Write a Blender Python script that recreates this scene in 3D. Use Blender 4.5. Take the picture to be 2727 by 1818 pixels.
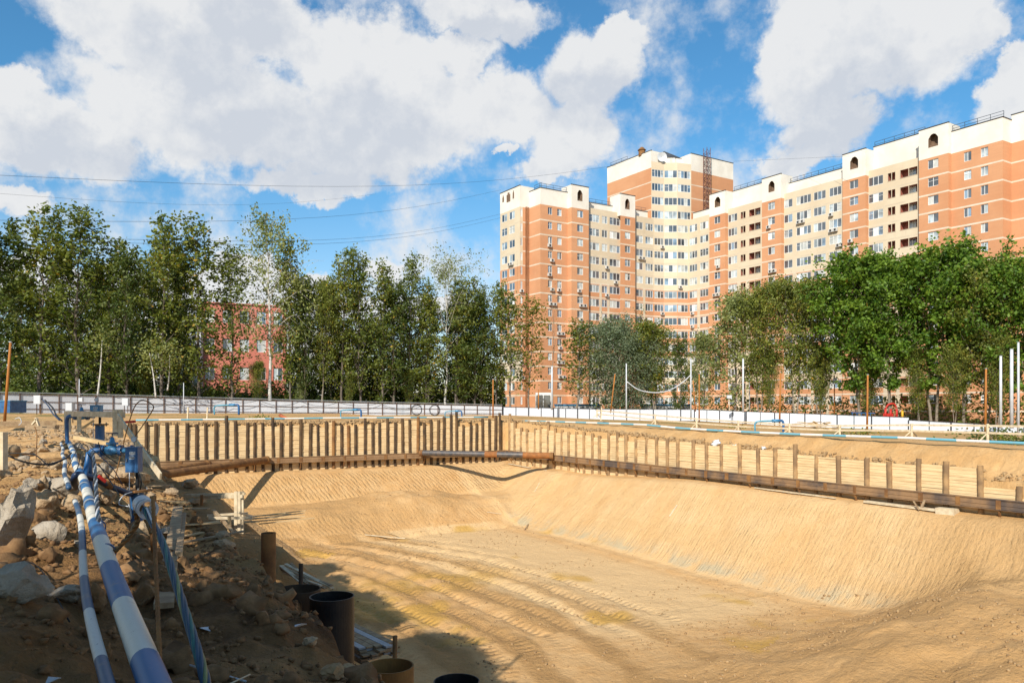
import bpy, math, random
import numpy as np
from mathutils import Vector, Matrix
R = math.radians
scene = bpy.context.scene
for o in list(bpy.data.objects): bpy.data.objects.remove(o)
C = scene.collection
# ------------------------------------------------------------------ camera, sky, sun, exposure
F, CX, HY = 2100.0, 1363.5, 1079.0          # focal length and horizon measured on a 2727 px wide picture
cd = bpy.data.cameras.new('camera'); cam = bpy.data.objects.new('camera', cd); C.objects.link(cam)
cam.location = (0, 0, 0); cam.rotation_euler = (R(90), 0, 0)
cd.sensor_width = 36; cd.lens = F/2727*36; cd.shift_y = (HY-909)/2727
cd.clip_start = 0.1; cd.clip_end = 20000
scene.camera = cam
SUN_EL, SUN_AZ = 36.0, 20.0                 # elevation; shadows fall SUN_AZ degrees right of straight ahead
sl = bpy.data.lights.new('sun', 'SUN'); sun = bpy.data.objects.new('sun', sl); C.objects.link(sun)
sl.energy = 5.0; sl.angle = R(0.5); sl.color = (1.0, 0.93, 0.82)
sun.rotation_euler = (R(90-SUN_EL), 0, R(-SUN_AZ)); sun.location = (0, -20, 60)
scene.view_settings.view_transform = 'Standard'; scene.view_settings.look = 'None'
scene.view_settings.exposure = 0.36; scene.view_settings.gamma = 1

class NT:
    """tiny node-tree builder"""
    def __init__(s, nt): s.nt = nt; s.n = nt.nodes; s.l = nt.links
    def new(s, t, **kw):
        n = s.n.new(t)
        for k, v in kw.items(): setattr(n, k, v)
        return n
    def set(s, sock, v):
        if v is None: return
        if isinstance(v, bpy.types.NodeSocket): s.l.new(v, sock)
        else: sock.default_value = v
    def math(s, op, a, b=None, c=None, clamp=False):
        n = s.new('ShaderNodeMath', operation=op, use_clamp=clamp)
        s.set(n.inputs[0], a); s.set(n.inputs[1], b); s.set(n.inputs[2], c)
        return n.outputs[0]
    def vmath(s, op, a, b=None, sc=None):
        n = s.new('ShaderNodeVectorMath', operation=op)
        s.set(n.inputs[0], a); s.set(n.inputs[1], b)
        if sc is not None: s.set(n.inputs[3], sc)
        return n.outputs[1] if op in ('LENGTH', 'DOT_PRODUCT') else n.outputs[0]
    def noise(s, vec, scale, detail=4, rough=0.5, dist=0.0, col=False):
        n = s.new('ShaderNodeTexNoise')
        s.set(n.inputs['Vector'], vec); s.set(n.inputs['Scale'], scale); s.set(n.inputs['Detail'], detail)
        s.set(n.inputs['Roughness'], rough); s.set(n.inputs['Distortion'], dist)
        return n.outputs['Color'] if col else n.outputs['Fac']
    def mix(s, f, a, b, blend='MIX'):
        n = s.new('ShaderNodeMix', data_type='RGBA', blend_type=blend, clamp_factor=True)
        s.set(n.inputs[0], f); s.set(n.inputs[6], a); s.set(n.inputs[7], b)
        return n.outputs[2]
    def sstep(s, v, a, b, o0=0.0, o1=1.0):
        n = s.new('ShaderNodeMapRange', interpolation_type='SMOOTHSTEP')
        s.set(n.inputs[0], v)
        for i, q in enumerate((a, b, o0, o1)): s.set(n.inputs[i+1], q)
        return n.outputs[0]
    def attr(s, name, out='Fac'):
        n = s.new('ShaderNodeAttribute'); n.attribute_name = name
        return n.outputs[out]
    def bump(s, h, strength, dist, normal=None):
        n = s.new('ShaderNodeBump'); s.set(n.inputs['Height'], h)
        n.inputs['Strength'].default_value = strength; n.inputs['Distance'].default_value = dist
        if normal is not None: s.l.new(normal, n.inputs['Normal'])
        return n.outputs[0]

def c4(c): return (c[0], c[1], c[2], 1.0)
def lum(c, k): return (c[0]*k, c[1]*k, c[2]*k, 1.0)

w = bpy.data.worlds.new('World'); scene.world = w; w.use_nodes = True
t = NT(w.node_tree); t.n.clear()
sky = t.new('ShaderNodeTexSky', sky_type='NISHITA', sun_disc=False)
sky.sun_elevation = R(SUN_EL); sky.sun_rotation = R(180+SUN_AZ)
sky.air_density = 1.0; sky.dust_density = 0.35; sky.ozone_density = 1.0
gen = t.new('ShaderNodeTexCoord').outputs['Generated']
sp = t.new('ShaderNodeSeparateXYZ'); t.l.new(gen, sp.inputs[0])
az = t.math('ARCTAN2', sp.outputs[0], sp.outputs[1]); el = t.math('ARCSINE', sp.outputs[2])
cm = t.new('ShaderNodeCombineXYZ'); t.l.new(az, cm.inputs[0]); t.l.new(el, cm.inputs[1])
wn = t.noise(gen, 7.0, 5, 0.6, col=True)
wv = t.vmath('SCALE', t.vmath('SUBTRACT', wn, (0.5, 0.5, 0.5)), sc=0.075)
wn2 = t.noise(gen, 26.0, 6, 0.65, col=True)
P = t.vmath('ADD', t.vmath('ADD', cm.outputs[0], wv), t.vmath('SCALE', t.vmath('SUBTRACT', wn2, (0.5, 0.5, 0.5)), sc=0.055))
# clouds: soft ellipses by direction (x, y, rx, ry on the 2352 px view), their edges broken by noise
BLOBS = [(330,70,300,120),(560,60,270,120),(480,250,400,170),(150,310,250,110),(40,240,110,70),(840,160,230,150),
 (800,330,340,120),(1000,250,190,110),(1110,40,170,75),(1360,160,125,125),(1390,90,100,60),(1300,310,125,110),(1250,390,90,40),
 (1175,235,130,110),(1060,120,120,50),(1090,190,90,60),(960,330,160,80),(40,460,110,50),(720,430,190,45),(1148,345,26,16),(1900,60,190,120),
 (1870,190,190,110),(2060,120,250,150),(1800,120,90,100),(2230,80,100,70),(1900,310,150,80),(1830,380,100,40),(2320,230,100,70),(2352,150,60,60),
 (100,640,260,60),(560,640,200,60),(720,650,80,30),(885,606,46,18),(640,700,400,40),(950,700,150,30),(330,650,200,50),
 (-400,250,350,160),(2800,200,330,150),(-300,620,300,60),(2700,640,300,50)]
def azel(x, y):
    xs, ys = x*2727/2352, y*2727/2352
    return math.atan((xs-CX)/F), math.atan((HY-ys)/math.hypot(F, xs-CX))
M = None
for (bx, by, rx, ry) in BLOBS:
    a0, e0 = azel(bx, by); a1, _ = azel(bx+rx, by); _, e1 = azel(bx, by-ry)
    q = t.vmath('MULTIPLY', t.vmath('SUBTRACT', P, (a0, e0, 0)), (1/(a1-a0), 1/(e1-e0), 0))
    m = t.math('SUBTRACT', 1.0, t.vmath('LENGTH', q))
    M = m if M is None else t.math('SMOOTH_MAX', M, m, 0.12)
# broken cloud also over the rest of the sky
far = t.math('GREATER_THAN', t.math('ABSOLUTE', az), 0.95)
rest = t.math('MULTIPLY', far, t.math('SUBTRACT', t.noise(gen, 2.6, 6, 0.55), 0.55))
M = t.math('MAXIMUM', M, t.math('MULTIPLY', rest, 3.0))
n1 = t.noise(gen, 9.0, 9, 0.62)
dens = t.math('ADD', t.math('ADD', M, .09), t.math('MULTIPLY', t.math('SUBTRACT', n1, 0.5), 1.35))
mask = t.math('MULTIPLY', t.sstep(dens, 0.02, 0.38), 0.97)
off = t.vmath('ADD', gen, (-0.010, 0.0, 0.018))
n2 = t.noise(off, 9.0, 9, 0.62)
relief = t.math('MULTIPLY', t.math('SUBTRACT', n1, n2), 2.3)
thick = t.sstep(dens, 0.25, 0.95)
low = t.noise(gen, 4.0, 3, 0.5)
sh = t.math('ADD', t.math('MULTIPLY', thick, t.sstep(low, 0.34, 0.62)), t.math('MULTIPLY', relief, -1.25), clamp=True)
G = None
for (bx, by, rx, ry) in [(430,140,210,130),(700,330,360,150),(180,350,240,80),(1340,240,130,110),(1960,250,210,130),(1890,350,150,70),(850,410,220,50),(1130,80,120,50),(560,60,150,90)]:
    a0, e0 = azel(bx, by); a1, _ = azel(bx+rx, by); _, e1 = azel(bx, by-ry)
    m = t.math('SUBTRACT', 1.0, t.vmath('LENGTH', t.vmath('MULTIPLY', t.vmath('SUBTRACT', P, (a0, e0, 0)), (1/(a1-a0), 1/(e1-e0), 0))))
    G = m if G is None else t.math('SMOOTH_MAX', G, m, 0.1)
gs = t.sstep(t.math('ADD', G, t.math('MULTIPLY', t.math('SUBTRACT', low, .5), 1.0)), -.05, .55)
sh = t.math('ADD', t.math('MULTIPLY', gs, .85), t.math('MULTIPLY', relief, -1.7), clamp=True)
ccol = t.mix(sh, (6.5, 6.55, 6.6, 1), (4.95, 5.25, 5.75, 1))
tint = t.mix(1.0, sky.outputs[0], t.mix(t.sstep(el, .0, .34), (.98, 1.0, 1.06, 1), (.46, .96, 1.18, 1)), 'MULTIPLY')
bg = t.new('ShaderNodeBackground'); bg.inputs[1].default_value = 0.1
t.l.new(t.mix(mask, tint, ccol), bg.inputs[0])
t.l.new(bg.outputs[0], t.new('ShaderNodeOutputWorld').inputs[0])

# ------------------------------------------------------------------ helpers
rng = random.Random(7); nr = np.random.default_rng(7)
def at(x, y, Y):
    """point at depth Y seen at (x, y) of the 2727 px wide photograph"""
    return Vector(((x-CX)/F*Y, Y, (HY-y)/F*Y))
CA, SA = math.cos(R(30)), math.sin(R(30))
def pit(a, b, z=0.0):
    """pit axes (a across, b along) to the world"""
    return Vector((CA*a-SA*b, SA*a+CA*b, z))
def ab(x, y): return (CA*x+SA*y, -SA*x+CA*y)

def hash2(ix, iy, seed):
    h = (ix.astype(np.int64)*374761393 + iy.astype(np.int64)*668265263 + seed*1442695041) & 0x7fffffff
    h = ((h ^ (h >> 13))*1274126177) & 0x7fffffff
    return ((h ^ (h >> 16)) & 0xffff)/65535.0
def vn(x, y, seed=0):
    x = np.asarray(x, float); y = np.asarray(y, float)
    ix, iy = np.floor(x), np.floor(y); fx, fy = x-ix, y-iy
    fx = fx*fx*(3-2*fx); fy = fy*fy*(3-2*fy)
    a = hash2(ix, iy, seed); b = hash2(ix+1, iy, seed); c = hash2(ix, iy+1, seed); d = hash2(ix+1, iy+1, seed)
    return (a*(1-fx)+b*fx)*(1-fy) + (c*(1-fx)+d*fx)*fy
def fbm(x, y, s=1.0, o=4, seed=0, g=0.5):
    r = 0; A = 1; T = 0
    x = np.asarray(x, float)/s; y = np.asarray(y, float)/s
    for i in range(o):
        r = r+A*(vn(x*2**i+17*i, y*2**i-9*i, seed+i)-0.5); T += A; A *= g
    return r/T*2
def ss(x, a, b):
    q = np.clip((np.asarray(x, float)-a)/(b-a), 0, 1); return q*q*(3-2*q)

class MB:
    def __init__(s): s.v = []; s.f = []; s.m = []
    def add(s, vs, fs, m=0):
        o = len(s.v); s.v += [tuple(p) for p in vs]
        for f in fs: s.f.append(tuple(o+i for i in f)); s.m.append(m)
        return s
    def quad(s, a, b, c, d, m=0): return s.add([a, b, c, d], [(0, 1, 2, 3)], m)
    def box(s, c, size, rz=0.0, m=0, rot=None):
        M3 = rot or Matrix.Rotation(rz, 3, 'Z'); c = Vector(c); hx, hy, hz = size[0]/2, size[1]/2, size[2]/2
        vs = [c + M3 @ Vector((x*hx, y*hy, z*hz)) for x in (-1, 1) for y in (-1, 1) for z in (-1, 1)]
        return s.add(vs, [(0,1,3,2),(4,6,7,5),(0,4,5,1),(2,3,7,6),(0,2,6,4),(1,5,7,3)], m)
    def beam(s, p, q, wd, ht, m=0, up=(0, 0, 1)):
        p, q = Vector(p), Vector(q); d = (q-p); L = d.length; d = d/L
        side = d.cross(Vector(up))
        side = side.normalized() if side.length > 1e-4 else Vector((1, 0, 0))
        u = side.cross(d).normalized()
        rot = Matrix((d, side, u)).transposed()
        return s.box((p+q)/2, (L, wd, ht), m=m, rot=rot)
    def tube(s, path, rad, seg=8, m=0, cap=True, flat=None):
        path = [Vector(p) for p in path]; n = len(path)
        if not hasattr(rad, '__len__'): rad = [rad]*n
        ref = None; vs = []
        for i, p in enumerate(path):
            d = (path[min(i+1, n-1)]-path[max(i-1, 0)])
            d = d.normalized() if d.length > 1e-9 else Vector((0, 0, 1))
            if ref is None:
                ref = d.orthogonal().normalized()
            ref = (ref-d*ref.dot(d)); ref = ref.normalized() if ref.length > 1e-6 else d.orthogonal().normalized()
            bi = d.cross(ref)
            for k in range(seg):
                a = 2*math.pi*k/seg
                vs.append(p+(ref*math.cos(a)+bi*math.sin(a))*rad[i])
        fs = [(i*seg+k, i*seg+(k+1) % seg, (i+1)*seg+(k+1) % seg, (i+1)*seg+k) for i in range(n-1) for k in range(seg)]
        if cap: fs += [tuple(range(seg-1, -1, -1)), tuple((n-1)*seg+k for k in range(seg))]
        return s.add(vs, fs, m)
    def ring(s, c, axis, ro, ri, h, seg=24, m=0):
        """hollow cylinder from c along axis"""
        axis = Vector(axis).normalized(); e = axis.orthogonal().normalized(); g = axis.cross(e); c = Vector(c)
        vs = []
        for (r, z) in ((ro, 0), (ro, h), (ri, h), (ri, 0)):
            for k in range(seg):
                a = 2*math.pi*k/seg; vs.append(c+axis*z+(e*math.cos(a)+g*math.sin(a))*r)
        fs = [(j*seg+k, j*seg+(k+1) % seg, ((j+1) % 4)*seg+(k+1) % seg, ((j+1) % 4)*seg+k) for j in range(4) for k in range(seg)]
        return s.add(vs, fs, m)
    def rock(s, c, size, seed, sub=2, m=0, rough=0.28):
        r = random.Random(seed)
        vs, fs = ICO[sub]
        c = Vector(c); rm = Matrix.Rotation(r.random()*6, 3, 'Z') @ Matrix.Rotation(r.random()*.5, 3, 'X')
        cuts = [(Vector((r.gauss(0, 1), r.gauss(0, 1), r.gauss(0, 1))).normalized(), r.uniform(.55, .9)) for _ in range(9)]
        out = []
        ox, oy = r.random()*99, r.random()*99
        N = fbm(vs[:, 0]+ox+vs[:, 2]*1.7, vs[:, 1]+oy+vs[:, 2]*.6, .5, 3, 3)
        for p, q in zip(vs, N):
            p = Vector(p)
            for n, d in cuts:
                k = p.dot(n)
                if k > d: p = p-n*(k-d)
            p = p*(1+q*rough)
            out.append(c + rm @ Vector((p.x*size[0], p.y*size[1], p.z*size[2])))
        return s.add(out, fs, m)
    def build(s, name, mats, parent=None, smooth=False, loc=None, col=None):
        me = bpy.data.meshes.new(name)
        vs = np.array(s.v, float).reshape(-1, 3)
        if loc is None:
            if parent is not None: loc = WL[parent.name]
            else: loc = Vector(((vs[:, 0].min()+vs[:, 0].max())/2, (vs[:, 1].min()+vs[:, 1].max())/2, vs[:, 2].min()))
        me.from_pydata([tuple(p) for p in (vs-np.array(loc))], [], s.f)
        if not isinstance(mats, (list, tuple)): mats = [mats]
        for mt in mats: me.materials.append(mt)
        if len(mats) > 1: me.polygons.foreach_set('material_index', s.m)
        if smooth: me.polygons.foreach_set('use_smooth', [True]*len(s.f))
        me.update()
        o = bpy.data.objects.new(name, me); C.objects.link(o)
        if parent is not None: o.parent = parent; o.location = Vector(loc)-WL[parent.name]
        else: o.location = loc
        WL[o.name] = Vector(loc)
        return o
WL = {}
def _ico():
    import bmesh
    d = {}
    for sub in (1, 2, 3):
        bm = bmesh.new(); bmesh.ops.create_icosphere(bm, subdivisions=sub, radius=1)
        bm.verts.index_update()
        d[sub] = (np.array([v.co[:] for v in bm.verts]), [tuple(v.index for v in f.verts) for f in bm.faces]); bm.free()
    return d
ICO = _ico()
def tag(o, label=None, cat=None, group=None, kind=None):
    if label: o['label'] = label
    if cat: o['category'] = cat
    if group: o['group'] = group
    if kind: o['kind'] = kind
    return o
def thing(name, loc, label, cat, group=None):
    o = bpy.data.objects.new(name, None); C.objects.link(o); o.location = loc; WL[o.name] = Vector(loc)
    o.empty_display_size = .2
    return tag(o, label, cat, group)
def raw_mesh(name, vs, fs, mat, attrs=None, smooth=False):
    me = bpy.data.meshes.new(name)
    vs = np.asarray(vs, np.float32); fs = np.asarray(fs, np.int32); k = fs.shape[1]
    me.vertices.add(len(vs)); me.vertices.foreach_set('co', vs.ravel())
    me.loops.add(fs.size); me.loops.foreach_set('vertex_index', fs.ravel())
    me.polygons.add(len(fs)); me.polygons.foreach_set('loop_start', np.arange(0, fs.size, k, dtype=np.int32))
    if smooth: me.polygons.foreach_set('use_smooth', np.ones(len(fs), bool))
    me.update(calc_edges=True)
    for n, arr in (attrs or {}).items():
        at_ = me.attributes.new(n, 'FLOAT', 'POINT'); at_.data.foreach_set('value', np.asarray(arr, np.float32).ravel())
    me.materials.append(mat)
    return me
def catmull(pts, n=8):
    pts = [Vector(p) for p in pts]; P_ = [pts[0]*2-pts[1]]+pts+[pts[-1]*2-pts[-2]]; out = []
    for i in range(1, len(P_)-2):
        for k in range(n):
            u = k/n; a, b, c, d = P_[i-1:i+3]
            out.append(.5*((2*b)+(c-a)*u+(2*a-5*b+4*c-d)*u*u+(3*b-a-3*c+d)*u**3))
    out.append(pts[-1]); return out
# ------------------------------------------------------------------ materials
def mat(name, col, rough=0.8, var=0.15, scale=3.0, bump=0.0, bscale=40.0, bdist=0.01, metal=0.0, col2=None, detail=5, spec=0.3, coat=None):
    """base colour mottled towards col2 (or a darker tone) by noise, with a fine bump"""
    m = bpy.data.materials.new(name); m.use_nodes = True; q = NT(m.node_tree)
    b = q.n['Principled BSDF']
    tc = q.new('ShaderNodeTexCoord').outputs['Object']
    f = q.sstep(q.noise(tc, scale, detail, .6), .35, .65)
    c2 = c4(col2) if col2 else lum(col, 1-var*2)
    fine = q.noise(tc, scale*9, 3, .6)
    cc = q.mix(f, c4(col), c2)
    cc = q.mix(q.math('MULTIPLY', fine, var), cc, lum(col, .45))
    q.l.new(cc, b.inputs['Base Color'])
    b.inputs['Roughness'].default_value = rough; b.inputs['Metallic'].default_value = metal
    b.inputs['Specular IOR Level'].default_value = spec
    if bump: q.l.new(q.bump(q.noise(tc, bscale, 5, .65), bump, bdist), b.inputs['Normal'])
    return m
RUST = mat('rusty_steel', (.16, .075, .03), .85, .35, 2.0, .4, 30, .01, col2=(.30, .15, .05))
RUSTD = mat('dark_pile_steel', (.05, .032, .02), .8, .4, 1.0, .3, 20, .01, col2=(.14, .08, .035))
RUSTO = mat('orange_rusty_steel', (.36, .14, .04), .8, .3, 3.0, .3, 30, .01, col2=(.22, .09, .03))
PILEL = mat('sandy_pile_steel', (.42, .26, .12), .85, .3, 1.2, .3, 20, .01, col2=(.19, .12, .065))
PIPEB = mat('black_painted_pipe', (.05, .05, .055), .38, .2, 3.0, .1, 20, .01, col2=(.12, .09, .07), spec=.5)
BLACKS = mat('black_coated_steel', (.012, .012, .014), .45, .3, 2.0, .3, 15, .02, col2=(.03, .025, .02))
WOOD = mat('fresh_boards', (.60, .43, .23), .8, .22, 4.0, .3, 50, .004, col2=(.46, .32, .16))
WOODW = mat('pale_timber', (.66, .55, .38), .8, .15, 5.0, .3, 50, .004, col2=(.5, .4, .26))
WOODG = mat('weathered_timber', (.26, .175, .10), .85, .3, 6.0, .5, 40, .006, col2=(.40, .29, .17))
BLUE = mat('blue_pipe_paint', (.012, .075, .20), .42, .2, 5.0, .15, 60, .002, col2=(.03, .12, .28), spec=.5)
BLUEL = mat('light_blue_paint', (.06, .25, .46), .45, .2, 6.0, .15, 60, .002, spec=.5)
BLUEC = mat('cyan_blue_paint', (.10, .33, .45), .5, .2, 6.0)
NAVY = mat('navy_rubber', (.012, .03, .08), .4, .2, 5.0, spec=.5)
STEELG = mat('grey_bolts', (.35, .35, .34), .5, .2, 20, metal=.6)
WHITEP = mat('white_plastic', (.52, .54, .56), .4, .1, 6.0, col2=(.5, .52, .54))
GREYB = mat('grey_cabinet_paint', (.36, .38, .39), .5, .1, 4)
BLACKR = mat('black_rubber', (.015, .016, .018), .55, .2, 6)
GREEN = mat('green_cable_sheath', (.012, .13, .12), .5, .2, 8)
BLUEK = mat('blue_cable_sheath', (.012, .045, .085), .5, .2, 8, col2=(.02, .065, .11))
YELK = mat('yellow_green_cable_sheath', (.20, .24, .09), .5, .2, 8)
ROPE = mat('tarred_rope', (.10, .07, .04), .9, .3, 30, .5, 80, .004, col2=(.3, .2, .1))
CONC = mat('concrete', (.44, .38, .30), .95, .3, 2.2, 1.0, 9, .08, col2=(.30, .24, .17))
STONE = mat('broken_concrete_rubble', (.46, .34, .21), .95, .3, 2.5, 1.0, 10, .07, col2=(.30, .19, .10))
RED = mat('red_paint', (.5, .03, .02), .5, .15, 5)
CURTAIN = mat('curtained_glass', (.42, .44, .42), .35, .25, .6, col2=(.62, .62, .58), spec=.6)
WHITEF = mat('white_window_frame', (.74, .74, .72), .5, .06, 3)
DARKROOF = mat('dark_roof_sheet', (.06, .065, .075), .6, .2, 1)
RAILM = mat('dark_blue_grey_rail', (.07, .09, .12), .6, .2, 1)
ACM = mat('cream_air_conditioner', (.60, .58, .54), .6, .1, 2)
ACD = mat('dark_fan_grille', (.05, .05, .05), .6, .1, 2)
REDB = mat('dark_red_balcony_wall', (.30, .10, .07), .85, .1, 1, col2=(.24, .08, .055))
NICHE = mat('shaded_brick_niche', (.22, .14, .09), .9, .2, 1)  # brick brown darkened so the recess shade sits in the colour
BEIGEP = mat('beige_pilaster', (.62, .52, .38), .9, .08, .3)
WHITEC = mat('white_render', (.74, .70, .62), .9, .05, .25, col2=(.66, .61, .53))
ROOFM = mat('roof_felt', (.18, .17, .16), .9, .15, .5)
def glassmat(name, col, rough=.08):
    m = bpy.data.materials.new(name); m.use_nodes = True; q = NT(m.node_tree); b = q.n['Principled BSDF']
    tc = q.new('ShaderNodeTexCoord').outputs['Object']
    f = q.noise(tc, .45, 2, .5)
    q.l.new(q.mix(q.sstep(f, .35, .65), c4(col), lum(col, 2.6)), b.inputs['Base Color'])
    b.inputs['Roughness'].default_value = rough; b.inputs['Specular IOR Level'].default_value = 1.0
    b.inputs['IOR'].default_value = 1.7
    return m
GLASS = glassmat('dark_window_glass', (.035, .045, .055))
GLASSB = glassmat('blue_window_glass', (.08, .12, .16), .15)
GLASSG = glassmat('grey_window_glass', (.20, .23, .24), .2)
def wallmat(name, c1, c2, brick=True, big=.12):
    m = bpy.data.materials.new(name); m.use_nodes = True; q = NT(m.node_tree); b = q.n['Principled BSDF']
    geo = q.new('ShaderNodeNewGeometry').outputs['Position']
    s = q.new('ShaderNodeSeparateXYZ'); q.l.new(geo, s.inputs[0])
    f = q.sstep(q.noise(geo, big, 4, .6), .38, .64)
    cc = q.mix(f, c4(c1), c4(c2))
    # courses: each batch of bricks a slightly different firing, laid in rows
    cmb = q.new('ShaderNodeCombineXYZ'); q.l.new(q.math('MULTIPLY', s.outputs[0], .35), cmb.inputs[0]); q.l.new(q.math('MULTIPLY', s.outputs[2], 3.2), cmb.inputs[2])
    q.l.new(q.math('MULTIPLY', s.outputs[1], .35), cmb.inputs[1])
    row = q.noise(cmb.outputs[0], 1.0, 3, .6)
    cc = q.mix(q.math('MULTIPLY', row, .32 if brick else .14), cc, lum(c1, .55))
    # streaks of rain dirt
    cmd = q.new('ShaderNodeCombineXYZ'); q.l.new(q.math('MULTIPLY', s.outputs[0], 1.3), cmd.inputs[0]); q.l.new(q.math('MULTIPLY', s.outputs[2], .12), cmd.inputs[2])
    st = q.sstep(q.noise(cmd.outputs[0], 1.0, 4, .7), .56, .8)
    cc = q.mix(q.math('MULTIPLY', st, .22), cc, (.28, .17, .10, 1))
    if brick:
        pale = q.sstep(q.noise(q.vmath('MULTIPLY', geo, (1, 1, 2.2)), .22, 5, .7), .62, .76)
        cc = q.mix(q.math('MULTIPLY', pale, .25), cc, (.75, .52, .38, 1))
    q.l.new(cc, b.inputs['Base Color']); b.inputs['Roughness'].default_value = .9; b.inputs['Specular IOR Level'].default_value = .15
    q.l.new(q.bump(q.noise(geo, 6, 4, .6), .25, .03), b.inputs['Normal'])
    return m
BRICK = wallmat('orange_brick', (.55, .265, .135), (.60, .31, .165))
BEIGE = wallmat('beige_brick', (.58, .475, .335), (.63, .53, .385), False)
REDW = wallmat('salmon_render', (.52, .18, .13), (.56, .21, .15), False)
GREYW = wallmat('pale_grey_render', (.55, .57, .58), (.60, .61, .61), False)

def striped(name, L, ca, cb, phase=0.0):
    """pipe painted in bands; bands follow the attribute-free local x axis"""
    m = bpy.data.materials.new(name); m.use_nodes = True; q = NT(m.node_tree); b = q.n['Principled BSDF']
    tc = q.new('ShaderNodeTexCoord').outputs['Object']
    s = q.attr('along')
    wob = q.math('MULTIPLY', q.noise(tc, 5, 2), .04)
    fr = q.math('FRACT', q.math('ADD', q.math('DIVIDE', q.math('ADD', s, wob), 2*L), phase))
    f = q.math('GREATER_THAN', fr, .5)
    dirt = q.sstep(q.noise(tc, 3.5, 7, .7), .54, .72)
    fine = q.noise(tc, 60, 4, .7)
    cc = q.mix(f, c4(ca), c4(cb))
    cc = q.mix(q.math('MULTIPLY', dirt, .5), cc, (.30, .22, .13, 1))
    cc = q.mix(q.math('MULTIPLY', q.sstep(fine, .45, .8), .22), cc, (.2, .15, .1, 1))
    chip = q.sstep(q.noise(tc, 13, 6, .75), .66, .69)
    cc = q.mix(chip, cc, (.08, .035, .02, 1))
    q.l.new(cc, b.inputs['Base Color']); b.inputs['Roughness'].default_value = .45; b.inputs['Specular IOR Level'].default_value = .4
    q.l.new(q.bump(fine, .15, .003), b.inputs['Normal'])
    return m
STR_BIG = striped('blue_white_banded_paint', 1.42, (.010, .105, .27), (.62, .60, .52), .46)
STR_SML = striped('navy_white_banded_paint', 1.3, (.02, .07, .15), (.55, .55, .51), .20)
STR_BAR = striped('cyan_white_banded_paint', 1.6, (.14, .38, .47), (.72, .70, .63))
def barkmat(name, c1, c2, sc=2.0):
    return mat(name, c1, .95, .3, sc, .5, 12, .03, col2=c2)
BARK = barkmat('grey_brown_bark', (.17, .14, .11), (.10, .08, .065))
BARKL = barkmat('pale_grey_bark', (.26, .22, .17), (.16, .13, .10))
BIRCH = barkmat('white_birch_bark', (.62, .60, .55), (.35, .32, .28), 3)
def leafmat(name, lo, hi, odd, oddth=.9, tr=.35):
    m = bpy.data.materials.new(name); m.use_nodes = True; q = NT(m.node_tree); q.n.clear()
    tv = q.attr('tint')
    cc = q.mix(tv, c4(lo), c4(hi))
    cc = q.mix(q.sstep(tv, oddth, oddth+.06), cc, c4(odd))
    d = q.new('ShaderNodeBsdfPrincipled'); q.l.new(cc, d.inputs['Base Color']); d.inputs['Roughness'].default_value = .55
    d.inputs['Specular IOR Level'].default_value = .35
    tr_ = q.new('ShaderNodeBsdfTranslucent'); q.l.new(q.mix(1.0, cc, (1.25, 1.3, .5, 1), 'MULTIPLY'), tr_.inputs[0])
    mx = q.new('ShaderNodeMixShader'); mx.inputs[0].default_value = tr
    q.l.new(d.outputs[0], mx.inputs[1]); q.l.new(tr_.outputs[0], mx.inputs[2])
    q.l.new(mx.outputs[0], q.new('ShaderNodeOutputMaterial').inputs[0])
    return m
LEAF = leafmat('olive_green_leaves', (.055, .095, .018), (.26, .27, .042), (.40, .26, .04))
LEAFM = leafmat('bright_maple_leaves', (.045, .115, .012), (.21, .31, .030), (.24, .20, .03), .95)
LEAFB = leafmat('pale_birch_leaves', (.14, .18, .06), (.33, .34, .11), (.30, .24, .06), .93)
LEAFW = leafmat('silver_willow_leaves', (.09, .13, .07), (.22, .26, .15), (.26, .27, .12), .95)
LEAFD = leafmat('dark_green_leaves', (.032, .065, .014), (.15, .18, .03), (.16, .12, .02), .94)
LEAFY = leafmat('yellowing_leaves', (.08, .11, .015), (.26, .21, .03), (.40, .17, .03), .88)

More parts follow.
